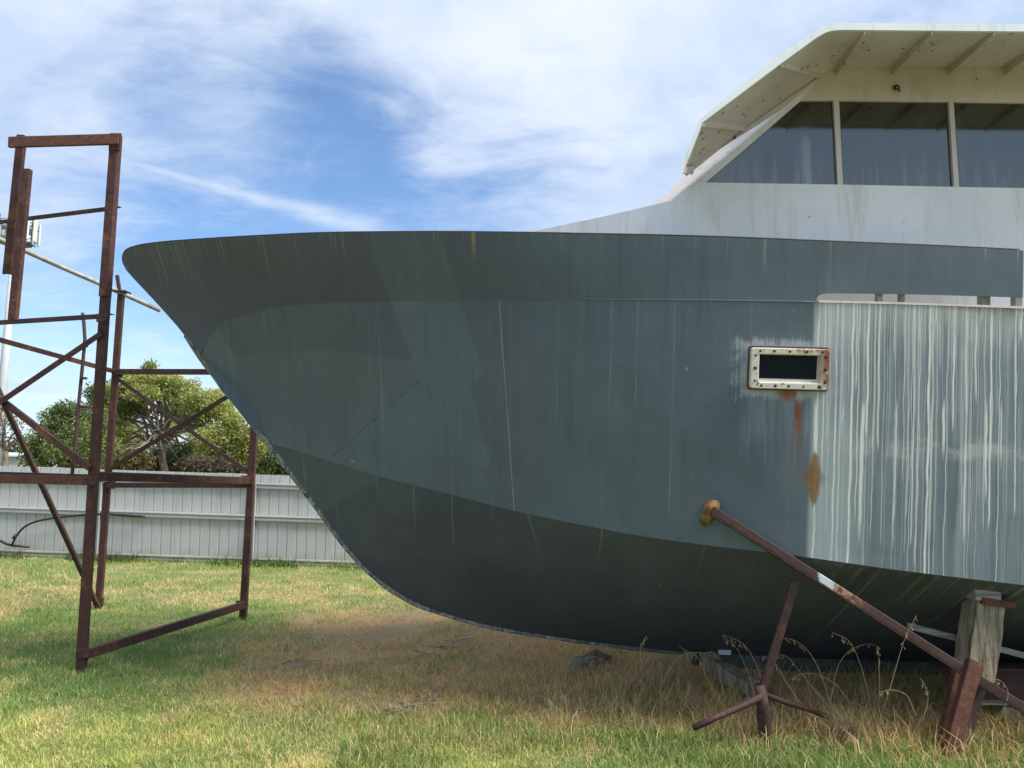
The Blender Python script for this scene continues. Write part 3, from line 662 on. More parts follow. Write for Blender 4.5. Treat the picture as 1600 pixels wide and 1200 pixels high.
# visor roof
OY = 4.45
ob = [(1600, 49), (1319, 46.5), (1303, 47.3), (1291, 50.3), (1279, 56.5), (1219, 100), (1098, 191), (1067, 268)]
ot = [(1600, 37.5), (1319, 35.5), (1301, 36.5), (1288, 40), (1276, 46.5), (1215, 87), (1094, 186), (1062, 265)]
inn = [(1600, 105), (1345, 106), (1325, 106), (1312, 107), (1300, 109), (1284, 117), (1168, 198.5), (1072, 276)]
ob3 = [U(*p, OY) for p in ob]; ot3 = [U(*p, OY) for p in ot]; in3 = [U(*p, WY-.002) for p in inn]
for L_ in (ob3, ot3, in3): L_.insert(0, L_[0]+(L_[0]-L_[1])/(L_[0][0]-L_[1][0])*(XAFT+.3-L_[0][0]))
roof = mk('roof_visor', [], [], M['roof_white'], boat); bpy.data.objects.remove(roof)
rm = MB()
c3 = [p*1 for p in ot3]
for i, p in enumerate(c3): c3[i] = np.array([p[0]+(.12 if i > 4 else .02), 5.35, p[2]+(.10 if i < 6 else .10)])
def roof_in(i): return np.array([ot3[i][0], WY+.12, max(ot3[i][2], in3[i][2])+.11])
def roofpart(F, mir):
    mb = MB(); mb.grid([[F(p) for p in ob3], [F(p) for p in ot3]])           # fascia
    mb.grid([[F(p) for p in ot3], [F(in3[i]+np.array([0, 0, .07])) if i > 5 else F(roof_in(i)) for i in range(len(ot3))]])
    o = mb.build('roof_edge', M['roof_white'], boat)
    lip = MB(); lip.grid([[F(p) for p in ob3], [F(p+np.array([.006, .022, 0])) for p in ob3], [F(p+np.array([.006, .022, .03])) for p in ob3]]); q = lip.build('edge_lip', M['roof_white'], boat); q.parent = o
    u_ = MB().grid([[F(p+np.array([0, .004, .012])) for p in ob3], [F(p) for p in in3]]).build('roof_underside', M['soffit'], boat)
    ribs = [((1350, 49), (1307, 108)), ((1455, 49.5), (1394, 108)), ((1552, 50), (1482, 107.5)), ((1652, 51), (1569, 108)), ((1750, 52), (1655, 108)), ((1221, 100.5), (1285, 116)), ((1099, 194), (1168, 198)), ((1067.5, 268), (1085, 265))]
    for k, (a_, b_) in enumerate(ribs):
        A_, B_ = U(*a_, OY+.012), U(*b_, WY-.004); d_ = np.array([0, 0, -.045]) if k < 5 else np.array([-.012, -.004, -.036]); th = np.array([.010, 0, 0]) if k < 5 else np.array([.005, .0, .009])
        A2, B2 = A_+d_*.45, B_+d_
        mb = MB(); mb.hexa([F(A2), F(B2), F(B2+th), F(A2+th), F(A_+[0, 0, .02]), F(B_+[0, 0, .02]), F(B_+th+[0, 0, .02]), F(A_+th+[0, 0, .02])]); q = mb.build('rib', M['soffit'], boat); q.parent = u_
both(roofpart)
rt = [roof_in(i) for i in range(6)]; MB().grid([rt, [mirror(p) for p in rt]]).build('roof_top', M['roof_white'], boat)
# flange strip along visor's inner edge
MB().prism([U(*p, WY-.03) for p in ((1124, 232.5), (1168, 198), (1284, 116.5), (1225, 168))], (0, .02, 0)).build('visor_flange', M['soffit'], boat)
# shackle
mb = MB(); c = U(1400.5, 136.5, WY-.02); mb.tube([c+np.array([math.cos(t_)*.019, 0, math.sin(t_)*.015]) for t_ in np.linspace(0, 2*math.pi, 15)], .006, 6); mb.tube([c+np.array([.012, -.004, -.012]), c+np.array([.02, -.006, -.036])], .005, 6); mb.tube([c+np.array([0, .03, .01]), c+np.array([0, -.002, .012])], .007, 6)
mb.build('shackle', M['rust_dark'], boat, smooth=True)

# ------------------------------------------------------------------ rusty steel tower
pA, pC, pD = G(124, 1052), G(152, 951), G(378, 969); pE = pA+pC-pD
tower = empty('steel_tower', (pA[0], pA[1], 0), 'tall rusty red steel lattice tower standing beside the bow', 'tower')
def zA(x, y): return U(x, y, pA[1])
def member(name, p0, p1, prof, side=(0, -1, 0), mat='rust'): return bevel(MB().sweep(p0, p1, prof, side).build(name, M[mat], tower), .0025)
aTop = U(179, 207, pA[1]); aBot = np.array([pA[0], pA[1], -.25])
wA = 18*pA[1]/FPX
def post(p0, p1, a, b_, t_=.010, mat='rust', side=(0, -1, 0)):
    # angle section: one flange facing the camera side, the other running back
    p0 = Vector(tuple(p0)); p1 = Vector(tuple(p1)); d = (p1-p0).normalized()
    mb = MB(); mb.sweep(p0, p1, [(-a/2, 0), (a/2, 0), (a/2, t_), (-a/2+t_, t_), (-a/2+t_, b_), (-a/2, b_)], (-1, 0, 0)); o = mb.build('post', M[mat], tower); return bevel(o, .0025)
def post2(p0, p1, a, b_, t_=.010, mat='rust'):
    mb = MB(); p0 = Vector(tuple(p0)); p1 = Vector(tuple(p1)); d = (p1-p0).normalized(); X_ = Vector((1, 0, 0)); X_ = (X_-d*X_.dot(d)).normalized(); Y_ = Vector((0, 1, 0)); Y_ = (Y_-d*Y_.dot(d)).normalized()
    prof = [(-a/2, 0), (a/2, 0), (a/2, b_), (a/2-t_, b_), (a/2-t_, t_), (-a/2+t_, t_), (-a/2+t_, b_*.6), (-a/2, b_*.6)]
    vs_ = [p0+X_*u+Y_*v for u, v in prof]+[p1+X_*u+Y_*v for u, v in prof]; n = len(prof)
    mb.add(vs_, [(i, (i+1) % n, n+(i+1) % n, n+i) for i in range(n)]+[tuple(range(n-1, -1, -1)), tuple(range(n, 2*n))]); return bevel(mb.build('post', M[mat], tower), .0025)
sA = pA[1]/FPX
post2(aBot, U(163, 455, pA[1]), 14*sA, .05)                                   # lower front post
post2(U(160.5, 462, pA[1]-.022), U(178.5, 208, pA[1]-.022), 14*sA, .075)        # upper channel lapped on it
post2(np.array([pC[0], pC[1], -.2]), U(188, 458, pC[1]), 9.5*pC[1]/FPX, .05)
topD = U(408, 470, pD[1]); post2(np.array([pD[0], pD[1], -.2]), topD, 10.5*pD[1]/FPX, .055, mat='rust')
zt = U(160, 455, pA[1])[2]; post2(np.array([pE[0], pE[1], -.2]), np.array([pE[0], pE[1], 4.2]), .095, .085)
C_ = lambda y, dx=0: U(188-(y-458)*36/493+dx, y, pC[1]); D_ = lambda y, dx=0: U(395-(y-655)*17/313+dx, y, pD[1]); A_ = lambda y, dx=0, dY=0: U(179-(y-207)*55/845+dx, y, pA[1]+dY)
def E_(z, dY=0): return np.array([pE[0], pE[1]+dY, z])
def hz(p0, p1, h=.06, t_=.006, mat='rust', name='beam'): return member(name, p0, p1, [(-.02, -h/2), (t_-.02, -h/2), (t_-.02, h/2-t_), (.035, h/2-t_), (.035, h/2), (-.02, h/2)], (0, 1, 0), mat)
def br(p0, p1, h=.045, mat='rust_dark', name='brace'): return member(name, p0, p1, Lp(.04, h, .006), (0, 1, 0), mat)
# C-D face
hz(C_(581), D_(581.5), .07, mat='rust_dark'); hz(C_(758), D_(758), .06, mat='rust_dark'); br(C_(592), D_(744)); br(C_(738), D_(596))
# A-D and A-C faces
hz(A_(744, 6, .03), D_(751, 0), .075); bevel(member('sill_bar', A_(1022, 8, .02), D_(945, 2), Bp(.055, .075), (0, 1, 0)))
hz(A_(748, 4, .06), C_(748, 0), .07)
# A-E face
zb = A_(751)[2]; hz(E_(zb), A_(751, -6, -.005), .075, mat='rust_bright'); hz(E_(zb+.055, .1), A_(744, -6, .09), .03, mat='rust_dark')
z5 = A_(496)[2]; hz(E_(z5), A_(494, 14), .045, mat='rust_dark'); z3 = A_(327)[2]; hz(E_(z3, .06), A_(325.5, 14, .06), .042, mat='rust_dark')
pa = A_(517, -3, -.03); qa = U(-6, 627, pA[1]+.10); br(pa, pa+(qa-pa)*2.0, .05, 'rust'); pa = A_(728, -3, -.05); qa = U(0, 619, pA[1]+.14); br(pa, pa+(qa-pa)*1.9, .05, 'rust')
# E-C face
pc = C_(577); q = U(0, 527, pE[1]+1.0); br(pc, pc+(q-pc)*1.55, .055, 'rust'); pc = U(156, 951, pC[1]-.06); q = U(0, 612, pE[1]+.9); br(pc, pc+(q-pc)*1.3, .05, 'rust_dark')
# top frame
bT = U(31, 211, pA[1]+.02)
o = member('top_beam', U(14, 222.5, pA[1]-.05), U(187, 217.5, pA[1]-.05), Cp(.03, 17.5*sA, .008), (0, 1, 0), 'rust_bright')
post2(U(9, 428, pA[1]+.02), U(31.5, 210, pA[1]+.02), 12.5*sA, .05); post2(U(17.5, 499, pA[1]-.075), U(40, 263, pA[1]-.075), 12.5*sA, .05)
bevel(MB().box(U(180, 222, pA[1]-.02), (.10, .02, .16)).build('cleat', M['rust'], tower), .003)
bevel(MB().box(C_(458)+np.array([0, .03, .02]), (.17, .16, .02)).build('cap_plate', M['rust_dark'], tower), .003)
member('stub', C_(457, -1), U(183, 430, pC[1]), Bp(.03, .04))
# gusset plates and bolts where members meet
def gusset(p, sz, dY=-.012):
    q = np.array(p)+np.array([0, dY, 0]); g_ = bevel(MB().box(q, (sz, .008, sz*.8), Matrix.Rotation(random.uniform(-.15, .15), 3, 'Y')).build('gusset', M['rust_dark'], tower), .002)
    for sx, sz_ in ((-.28, .2), (.28, -.2)): bo = MB().tube([q+np.array([sx*sz, .0, sz_*sz]), q+np.array([sx*sz, -.018, sz_*sz])], .012, 6).build('bolt', M['rust_bright'], tower); bo.parent = g_; bo.location = -Vector(g_.location)
for p, z_ in ((C_(583, 6), .13), (C_(756, 6), .13), (D_(750, -4), .13), (A_(750, -2, -.012), .11), (A_(497, 0, -.04), .09), (A_(1020, 6, -.0), .10), (D_(946, -2), .12), (C_(940, 2), .12)): gusset(p, z_)
# bent thin rod
rp = [U(x, y, pC[1]-.8) for x, y in ((129, 489), (131, 505), (132.5, 530), (130, 560), (126, 600), (122, 640), (119, 680), (115.5, 715), (112, 746))]
MB().tube(rp, .019, 7).build('hanging_rod', M['rust_dark'], tower, smooth=True); MB().tube([U(125, 634, pC[1]-.8), U(148, 638, pC[1]-.8)], .014, 6).build('rod_spur', M['rust_dark'], tower)
for x, y in ((131.5, 591), (132.5, 541), (114, 705)): bevel(MB().box(U(x, y, pC[1]-.82), (.06, .03, .025)).build('rod_nut', M['rust_dark'], tower), .003)
pipe = MB().tube([U(-60, 350, 8.1), U(0, 374.5, 8.45), U(100, 419, 9.0), U(188, 457, pC[1]+.02), U(250, 485, 9.42)], .029, 12).build('grey_pipe', M['galv'], None, True, U(100, 419, 9.0)); tag(pipe, 'pale grey pipe sloping down across the rusty tower to the bow', 'pipe')

# ------------------------------------------------------------------ fence
FY = 14.1
def gF(x): return float(gz(np.array([x]), np.array([FY]))[0])*0 - .021*(min(max(x, -20), 20)+7.2)
xp = [U(155, 800, FY)[0], U(396.5, 800, FY)[0]]; BAY = xp[1]-xp[0]; FH = 1.60
fence = empty('steel_sheet_fence', (xp[0], FY, 0), 'long grey ribbed sheet steel fence with rails, behind the tower and bow', 'fence')
i0, i1 = -4, 8
pm = None; sheet_mesh = None
for i in range(i0, i1+1):
    x = xp[0]+BAY*i; zb_ = gF(x)
    if pm is None:
        o = MB().sweep((x, FY-.05, zb_-.2), (x, FY-.05, zb_+FH-.15), Cp(.05, .085, .006), (0, -1, 0)).build('post', M['fence'], fence); o.location = (x-xp[0], -.0, zb_)
        me = o.data; me.transform(Matrix.Translation((-(x-xp[0]), 0, -zb_))); pm = me
    else:
        o = bpy.data.objects.new('post', pm); col.objects.link(o); o.parent = fence; o.location = (x-xp[0], 0, zb_)
nsh = 4; SW = BAY/nsh; rail_me = {}
for i in range(i0, i1):
    for k in range(nsh):
        xa = xp[0]+BAY*i+SW*k; zb_ = gF(xa)
        if sheet_mesh is None:
            prof = [(0, 0)]; nr = 4; pit = SW/nr
            for r_ in range(nr):
                u = r_*pit
                prof += [(u+pit*.38, 0), (u+pit*.43, .0), (u+pit*.47, .012), (u+pit*.56, .012), (u+pit*.60, 0)]
                prof += [(u+pit*.80, .0), (u+pit*.82, .0025), (u+pit*.84, 0)]
            prof.append((SW+.012, 0.0)); me = bpy.data.meshes.new('sheet'); n = len(prof)
            vs_ = [(u, v, -.02-.021*u) for u, v in prof]+[(u, v, FH-.021*u) for u, v in prof]
            me.from_pydata(vs_, [], [(j, j+1, n+j+1, n+j) for j in range(n-1)]); me.materials.append(M['fence']); sheet_mesh = me
        o = bpy.data.objects.new('sheet', sheet_mesh); col.objects.link(o); o.parent = fence; o.location = (xa-xp[0], .004*(k % 2)+random.uniform(0, .003), zb_+random.uniform(-.006, .006)); o.rotation_euler = (random.uniform(-.004, .004), 0, 0)
    for h in (FH-.20, FH*.515, .06):
        xa = xp[0]+BAY*i+.03; xb = xa+BAY-.06; key = round(h, 2)
        if key not in rail_me:
            o = MB().sweep((xa, FY-.032, gF(xa)+h), (xb, FY-.032, gF(xb)+h), [(-.022, -.05), (.03, -.05), (.034, -.022), (.0, -.018), (0, .018), (.034, .022), (.03, .05), (-.022, .05)], (0, -1, 0)).build('rail', M['fence'], fence)
            me = o.data; me.transform(Matrix.Translation((-(xa-xp[0]), 0, -gF(xa)))); rail_me[key] = me
        else:
            o = bpy.data.objects.new('rail', rail_me[key]); col.objects.link(o); o.parent = fence
        o.location = (xa-xp[0], 0, gF(xa))
hp = [U(x, y, FY-.13) for x, y in ((-20, 838), (0, 845), (10, 850), (20, 852.5), (45, 854.5))]; h2 = [U(x, y, FY-.14) for x, y in ((19, 852), (21, 846), (25, 839), (32, 829), (42, 821), (56, 815), (80, 810), (100, 807.5), (120, 805.5), (135, 804), (170, 803.5), (190, 805), (215, 806.5), (226, 807))]
hose = MB().tube(hp, .021, 8).tube(Curve(h2).seg(0, Curve(h2).t[-1], 40), .019, 8).tube([h2[1]+np.array([0, 0, .05]), h2[2]+np.array([.0, 0, .03])], .034, 8).build('black_hose', M['black'], None, True, hp[2]); tag(hose, 'thin black hose looped against the grey fence', 'hose')

# ------------------------------------------------------------------ props under the boat
jack = empty('boat_jack_stand', G(1194, 1155), 'rusty steel jack stand with long sloping beam holding the hull side', 'boat stand')
def jm(name, p0, p1, prof, side=(0, -1, 0), mat='rust_dark'): return bevel(MB().sweep(p0, p1, prof, side).build(name, M[mat], jack), .003)
b0, b1 = U(1113, 797, 5.0), U(1720, 1182, 4.92)
def m_beam():
    m, t, b = material('rusty_beam_with_paint'); o = t.obj(); x, y, z = t.sep(o); n = t.noise(o, 31, 5, .7); q = U(1293, 918, 4.97)-np.array(jack.location)
    k = t.mix(n.ss(.35, .7), (.040, .020, .018), (.075, .034, .029)); d = (x-float(q[0])+(n-.5)*.05)
    pale = d.ss(-.07, -.055)*d.ss(.05, .02); k = t.mix(pale, k, (.50, .58, .62)); sc = d.ss(.02, .05)*d.ss(.24, .1)*n.ss(.46, .56); k = t.mix(sc, k, (.45, .33, .25)); k = t.mix(d.ss(.0, .05)*d.ss(.3, .1)*.5, k, (.20, .07, .035))
    finish(t, b, k, .7, n, .35, .005); return m
M['beam'] = m_beam(); sB = 4.95/FPX
bm_ = MB().sweep(b0, b1, [(-.03, -6*sB), (.03, -6*sB), (.03, 6*sB), (-.03, 6*sB)], (0, -1, 0)).build('sloping_beam', M['beam'], jack); bevel(bm_, .004)
fl_ = MB().sweep(Vector(tuple(b0))+Vector((0, 0, 0)), b1, [(-.03, 6*sB+.001), (.045, 6*sB+.001), (.045, 6*sB+.009), (-.03, 6*sB+.009)], (0, -1, 0)).build('beam_flange', M['rust_dark'], jack)
# pad: lumpy oval disc against the hull
pc_ = Vector(tuple(U(1109, 799, 5.075))); mb = MB(); rings_ = []
for h, r_ in ((.05, 1.0), (.0, 1.05), (-.035, .85), (-.06, .45)):
    ring = []
    for k in range(14):
        t_ = 2*math.pi*k/14; rr_ = r_*(1+.12*math.sin(3*t_+h*40)+random.uniform(-.05, .05)); p = Vector((math.cos(t_)*.050*rr_, h, math.sin(t_)*.092*rr_)); p = Matrix.Rotation(R(24), 3, 'Y') @ p; ring.append(pc_+p)
    rings_.append(ring)
mb.grid([r_+[r_[0]] for r_ in rings_]); mb.add(rings_[-1], [tuple(range(14))]); mb.build('hull_pad', M['pad'], jack, True)
p1_ = U(1192, 1074, 5.04); s0 = U(1243, 906, 4.985)
jm('strut', p1_-np.array([0.01, 0, .04]), s0, Bp(.028, 13*sB))
base_ = G(1196, 1158); MB().tube([base_-np.array([0, 0, .12]), base_+np.array([0, 0, .0]), U(1193, 1110, 5.04), U(1187, 1070, 5.04)], [.046, .044, .042, .034], 12).build('foot_post', M['rust_dark'], jack, True)
MB().tube([U(1190, 1088, 5.0), U(1160, 1103, 4.95), U(1120, 1120, 4.9), U(1084, 1137, 4.85)], .020, 9).build('foot_pipe', M['rust_dark'], jack, True)
MB().tube([U(1192, 1084, 5.07), U(1230, 1098, 5.12), U(1262, 1108, 5.18), U(1300, 1122, 5.25)], .018, 9).build('foot_pipe', M['rust_dark'], jack, True)

prop = empty('timber_prop', G(1497, 1168), 'weathered timber post on rusty splayed steel legs under the hull, at the right', 'prop')
def warped(name, p0, p1, w, d, parent, mat='wood', seg=7, amp=.006, seed=1):
    p0 = np.array(p0, float); p1 = np.array(p1, float); rs = np.random.default_rng(seed); ax = Vector(tuple(p1-p0)).normalized(); a_ = Vector((1, 0, 0)); a_ = (a_-ax*a_.dot(ax)).normalized(); b_ = ax.cross(a_)
    rows = []
    for i in range(seg+1):
        c = Vector(tuple(p0+(p1-p0)*i/seg)); row = []
        for u, v in ((-1, -1), (-.2, -1.0), (-.12, -.93), (0, -1.02), (1, -1), (1.02, 0), (1, 1), (-1, 1)): row.append(c+a_*(u*w/2+rs.normal(0, amp))+b_*(v*d/2+rs.normal(0, amp)))
        rows.append(row)
    mb = MB(); mb.grid([r_+[r_[0]] for r_ in rows]); mb.add(rows[0], [tuple(range(8))]); mb.add(rows[-1], [tuple(range(8))])
    return mb.build(name, M[mat], parent)
sP = 5.12/FPX
warped('timber_post', U(1521, 1058, 5.14), U(1538, 932, 5.14), 42*sP, .17, prop, 'wood', 8, .0022, 3)
bevel(MB().box(U(1532, 927, 5.12), (39*sP, .17, 17*sP)).build('cap_block', M['batten'], prop), .004)
bevel(MB().box(U(1556, 941, 5.06), (50*sP, .07, 10*sP), Matrix.Rotation(R(8), 3, 'Y')).build('wedge', M['rust_bright'], prop), .003)
def pm_(name, p0, p1, prof, mat): return bevel(MB().sweep(p0, p1, prof, (0, 1, 0)).build(name, M[mat], prop), .003)
pm_('front_leg', U(1484, 1176, 4.86), U(1523, 1032, 4.92), Cp(.05, 21*sP, .008), 'rust_bright')
pm_('side_leg', U(1474, 1150, 5.02), U(1497, 1050, 5.08), Cp(.05, 14*sP, .008), 'rust_bright')
pm_('rear_leg', U(1503, 1158, 5.10), U(1530, 1062, 5.16), Cp(.05, 20*sP, .008), 'rust_dark')
bt_ = empty('timber_batten', U(1540, 1010, 5.28), 'thin pale batten passing behind the timber prop', 'batten')
warped('board', U(1418, 977.5, 5.30), U(1640, 1034, 5.30), 9*sP, .02, bt_, 'batten', 6, .001, 5)
cb = empty('cradle_beam', (U(1540, 1070, 5.42)[0], 5.42, 0), 'dark rusty steel channel beam lying under the hull behind the timber prop', 'beam')
z_t = U(1540, 1045, 5.42)[2]; z_b = U(1560, 1094, 5.42)[2]; xl, xr = U(1468, 1050, 5.42)[0], 6.2
bevel(MB().prism([(xl-.03, 5.34, z_t), (xr, 5.34, z_t+.03), (xr, 5.34, z_t+.045), (xl-.03, 5.34, z_t+.015)], (0, .16, 0)).build('top_flange', M['rust_dark'], cb), .003)
MB().prism([(xl+.02, 5.42, z_t), (xr, 5.42, z_t+.03), (xr, 5.42, z_b), (xl+.10, 5.42, z_b)], (0, .012, 0)).build('web', M['rust_dark'], cb)
bevel(MB().prism([(xl+.20, 5.34, z_b-.012), (xr, 5.34, z_b-.012), (xr, 5.34, z_b), (xl+.20, 5.34, z_b)], (0, .16, 0)).build('bottom_flange', M['batten'], cb), .003)
MB().box((xl+.5, 5.45, (z_b-.02)/2-.03), (.25, .22, z_b+.03)).build('bearing_block', M['wood'], cb); MB().box((5.6, 5.45, (z_b-.02)/2-.03), (.25, .22, z_b+.03)).build('bearing_block', M['wood'], cb)
kb = empty('keel_sleeper', G(1150, 1075), 'old grey timber sleeper leaning under the keel beside the jack stand', 'timber')
warped('sleeper', U(1104, 1030, 6.38), U(1188, 1084, 5.7), .12, .09, kb, 'wood', 7, .01, 9)
for px, lab in ((1150, 'weathered timber block under the keel behind the jack stand'), (1400, 'dark timber block under the keel behind the tall dry grass')):
    o = empty('keel_block', (U(px, 1035, CY)[0], CY, 0), lab, 'block'); zz = U(px, 1036, CY)[2]-.1
    warped('block', (U(px, 1035, CY)[0]-.2, CY, zz/2-.04), (U(px, 1035, CY)[0]+.2, CY, zz/2-.04), .3, max(.08, zz+.06), o, 'wood', 3, .006, px)
sb = MB().box(U(1131, 1018, CY-.1), (.10, .07, .04)); o = bevel(sb.build('small_block', M['white_far'], None, False, U(1131, 1018, CY-.1)), .004); tag(o, 'small pale block wedged on the keel bar', 'block')
stump = empty('rotten_log', G(897, 1052), 'rotten grey log end lying in dead grass under the keel', 'log')
p_ = G(897, 1050); mb = MB(); rs = np.random.default_rng(4); pts = [p_+np.array([.0+.07*i, .02+.10*i, .045-.006*i]) for i in range(6)]
mb.tube(pts, [.062, .075, .07, .06, .055, .04], 9); mb.v = [tuple(np.array(v)+rs.normal(0, .014, 3)) for v in mb.v]; mb.build('log', M['wood'], stump)

# ------------------------------------------------------------------ telecom mast
MY = 70.0; mc = U(25, 362, MY); mb_ = np.array([mc[0], MY, 0.0])
mast = empty('telecom_mast', mb_, 'tall grey telecom mast with antenna panels behind the tower, far left', 'mast')
MB().tube([mb_-np.array([0, 0, .5]), mb_+np.array([0, 0, 10]), mc+np.array([0, 0, 1.6])], [.42, .36, .26], 16).build('pole', M['pole'], mast, True)
for h in (-1.0, .9):
    pts = [mc+np.array([1.35*math.cos(t_), 1.35*math.sin(t_), h]) for t_ in np.linspace(0, 2*math.pi, 13)]; MB().tube(pts, .06, 6).build('ring_frame', M['pole'], mast)
MB().tube([mc+np.array([0, 0, -1.15]), mc+np.array([0, 0, -1.05])], [1.5, 1.5], 12).build('platform', M['equip'], mast)
for k, a_ in enumerate((-8, -32, 50, 110, 150, 190, 212, 250, 300)):
    t_ = R(a_); c = mc+np.array([1.95*math.cos(t_), 1.95*math.sin(t_), .05]); rot = Matrix.Rotation(t_, 3, 'Z')
    bevel(MB().box(c, (.16, .38, 2.1), rot).build('antenna_panel', M['antenna'], mast), .03); MB().tube([c*1-np.array([.3*math.cos(t_), .3*math.sin(t_), 1.2]), c-np.array([.3*math.cos(t_), .3*math.sin(t_), -1.2])], .05, 6).build('panel_pipe', M['equip'], mast)
    MB().tube([mc+np.array([0, 0, .5]), c+np.array([0, 0, .45])], .04, 5).build('bracket', M['equip'], mast); MB().tube([mc+np.array([0, 0, -.8]), c+np.array([0, 0, -.75])], .04, 5).build('bracket', M['equip'], mast)
for k in range(9):
    t_ = R(k*43+20); c = mc+np.array([1.05*math.cos(t_), 1.05*math.sin(t_), random.choice([-.45, .15, .65])]); bevel(MB().box(c, (.28, .42, .62), Matrix.Rotation(t_, 3, 'Z')).build('radio_unit', M['antenna'] if k % 2 else M['equip'], mast), .02)
MB().tube([mc+np.array([.3, 0, 1.2]), mc+np.array([.3, 0, 2.6])], .03, 5).build('whip', M['equip'], mast); MB().tube([mc+np.array([.55, -.5, -1.1]), mc+np.array([.55, -.5, -1.8])], .035, 5).build('whip', M['equip'], mast)

# ------------------------------------------------------------------ far shed, poles
shed = empty('pale_shed', (U(0, 720, 75)[0], 75, 0), 'low pale shed far beyond the fence at the left edge', 'shed')
xs0, xs1 = U(-60, 720, 75)[0], U(33, 720, 75)[0]; MB().prism([(xs0, 75, 0), (xs1, 75, 0), (xs1, 75, 2.25), (xs0, 75, 2.35)], (0, 6, 0)).build('wall', M['white_far'], shed)
MB().prism([(xs0-.2, 74.7, 2.36), (xs1+.2, 74.7, 2.26), (xs1+.2, 74.7, 2.40), (xs0-.2, 74.7, 2.5)], (0, 6.6, .3)).build('roof', M['pole'], shed)
for k, xx in enumerate(np.linspace(xs0+.8, xs1-.8, 4)): MB().box((xx, 74.97, 1.1), (.06, .04, 2.1)).build('pillar', M['pole'], shed)
lp = empty('thin_pole', (U(11, 700, 60)[0], 60, 0), 'thin pale pole in front of the far shed', 'pole'); MB().tube([(U(11, 700, 60)[0], 60, -.1), U(11, 688, 60)], .07, 6).build('shaft', M['pole'], lp)

# ------------------------------------------------------------------ trees
def crown_leaves(clusters, per, size, cA, cB, rs, droop=.0):
    """clusters: (centre, radii) ; leaf quads spread in shells; colours vary per clump and with a leaf's own tint"""
    V = []; Cc = []
    for c, r_ in clusters:
        n = int(per*(r_[0]*r_[1]*r_[2])**.55) ; d = rs.normal(0, 1, (n, 3)); d /= np.linalg.norm(d, axis=1)[:, None]; rad = rs.uniform(.15, 1.12, n)**.5*(1+.22*np.sin(d[:, 0]*5+c[0]*3)*np.sin(d[:, 2]*6+c[2]*5))
        p = c+d*rad[:, None]*np.array(r_)+rs.normal(0, .05, (n, 3)); s_ = size*rs.uniform(.55, 1.3, n)
        a_ = rs.normal(0, 1, (n, 3)); a_[:, 2] -= droop; a_ /= np.linalg.norm(a_, axis=1)[:, None]; b_ = np.cross(a_, rs.normal(0, 1, (n, 3))); b_ /= np.linalg.norm(b_, axis=1)[:, None]
        q = np.stack([p-b_*(s_*.22)[:, None], p+a_*(s_*.5)[:, None], p+b_*(s_*.22)[:, None], p-a_*(s_*.5)[:, None]], 1); V.append(q.reshape(-1, 3))
        f = np.clip(rs.normal(.5, .22, n)+rs.normal(0, .18), 0, 1); Cc.append(np.repeat(lerp3(np.array(cA), np.array(cB), f), 4, 0))
    V = np.concatenate(V); Cc = np.concatenate(Cc); return V, np.arange(len(V)).reshape(-1, 4), Cc
def limb(mb, p0, p1, r0, r1, rs, seg=6, sag=.1):
    p0 = np.array(p0, float); p1 = np.array(p1, float); L = np.linalg.norm(p1-p0); pts = []
    for i in range(seg+1):
        f = i/seg; p = p0+(p1-p0)*f; p = p+rs.normal(0, .035*L, 3)*(0 < i < seg)+np.array([0, 0, sag*L*math.sin(f*math.pi)]); pts.append(p)
    mb.tube(pts, [r0+(r1-r0)*(i/seg) for i in range(seg+1)], 6); return pts
def tree(name, label, base, clusters, fork, trunk_r, per, size, cA, cB, seed, bark='bark', group=None, bare=0, twigs=True):
    rs = np.random.default_rng(seed); base = np.array(base, float); root = empty(name, base, label, 'tree', group); mb = MB(); fk = np.array(fork, float)
    limb(mb, base-np.array([0, 0, .3]), fk, trunk_r, trunk_r*.75, rs, 5, 0)
    dead = MB()
    for c, r_ in clusters:
        pts = limb(mb, fk+rs.normal(0, .05, 3), np.array(c)-np.array([0, 0, r_[2]*.3]), trunk_r*.42, trunk_r*.10, rs, 7, .06)
        if twigs:
            for k in range(4): q = pts[rs.integers(3, 7)]; limb(mb, q, np.array(c)+rs.normal(0, .45, 3)*np.array(r_), trunk_r*.13, .012, rs, 4, .05)
    mb.build('trunk', M[bark], root, True)
    for k in range(bare):
        a_ = rs.uniform(0, 2*math.pi); L = rs.uniform(.8, 2.2); p = fk+np.array([0, 0, rs.uniform(-.3, .6)]); e_ = p+np.array([math.cos(a_)*L, math.sin(a_)*L*.6, rs.uniform(-.5, .35)*L]); pts = limb(dead, p, e_, .035, .010, rs, 6, .12)
        for j in range(4): q = pts[rs.integers(2, 7)]; limb(dead, q, q+rs.normal(0, .4, 3), .014, .005, rs, 4, .05)
    if bare: dead.build('dead_branches', M['deadwood'], root, True)
    V, F, Cc = crown_leaves(clusters, per, size, cA, cB, rs); np_mesh('crown', V, F, Cc, M['leaf'], parent=root); return root
def cl(px, py, Y, wx, wz, wy=None, dY=0):
    s_ = Y/FPX; return (U(px, py, Y+dY), (wx*s_, (wy or wx)*s_, wz*s_))
TY = 26.0; s_ = TY/FPX
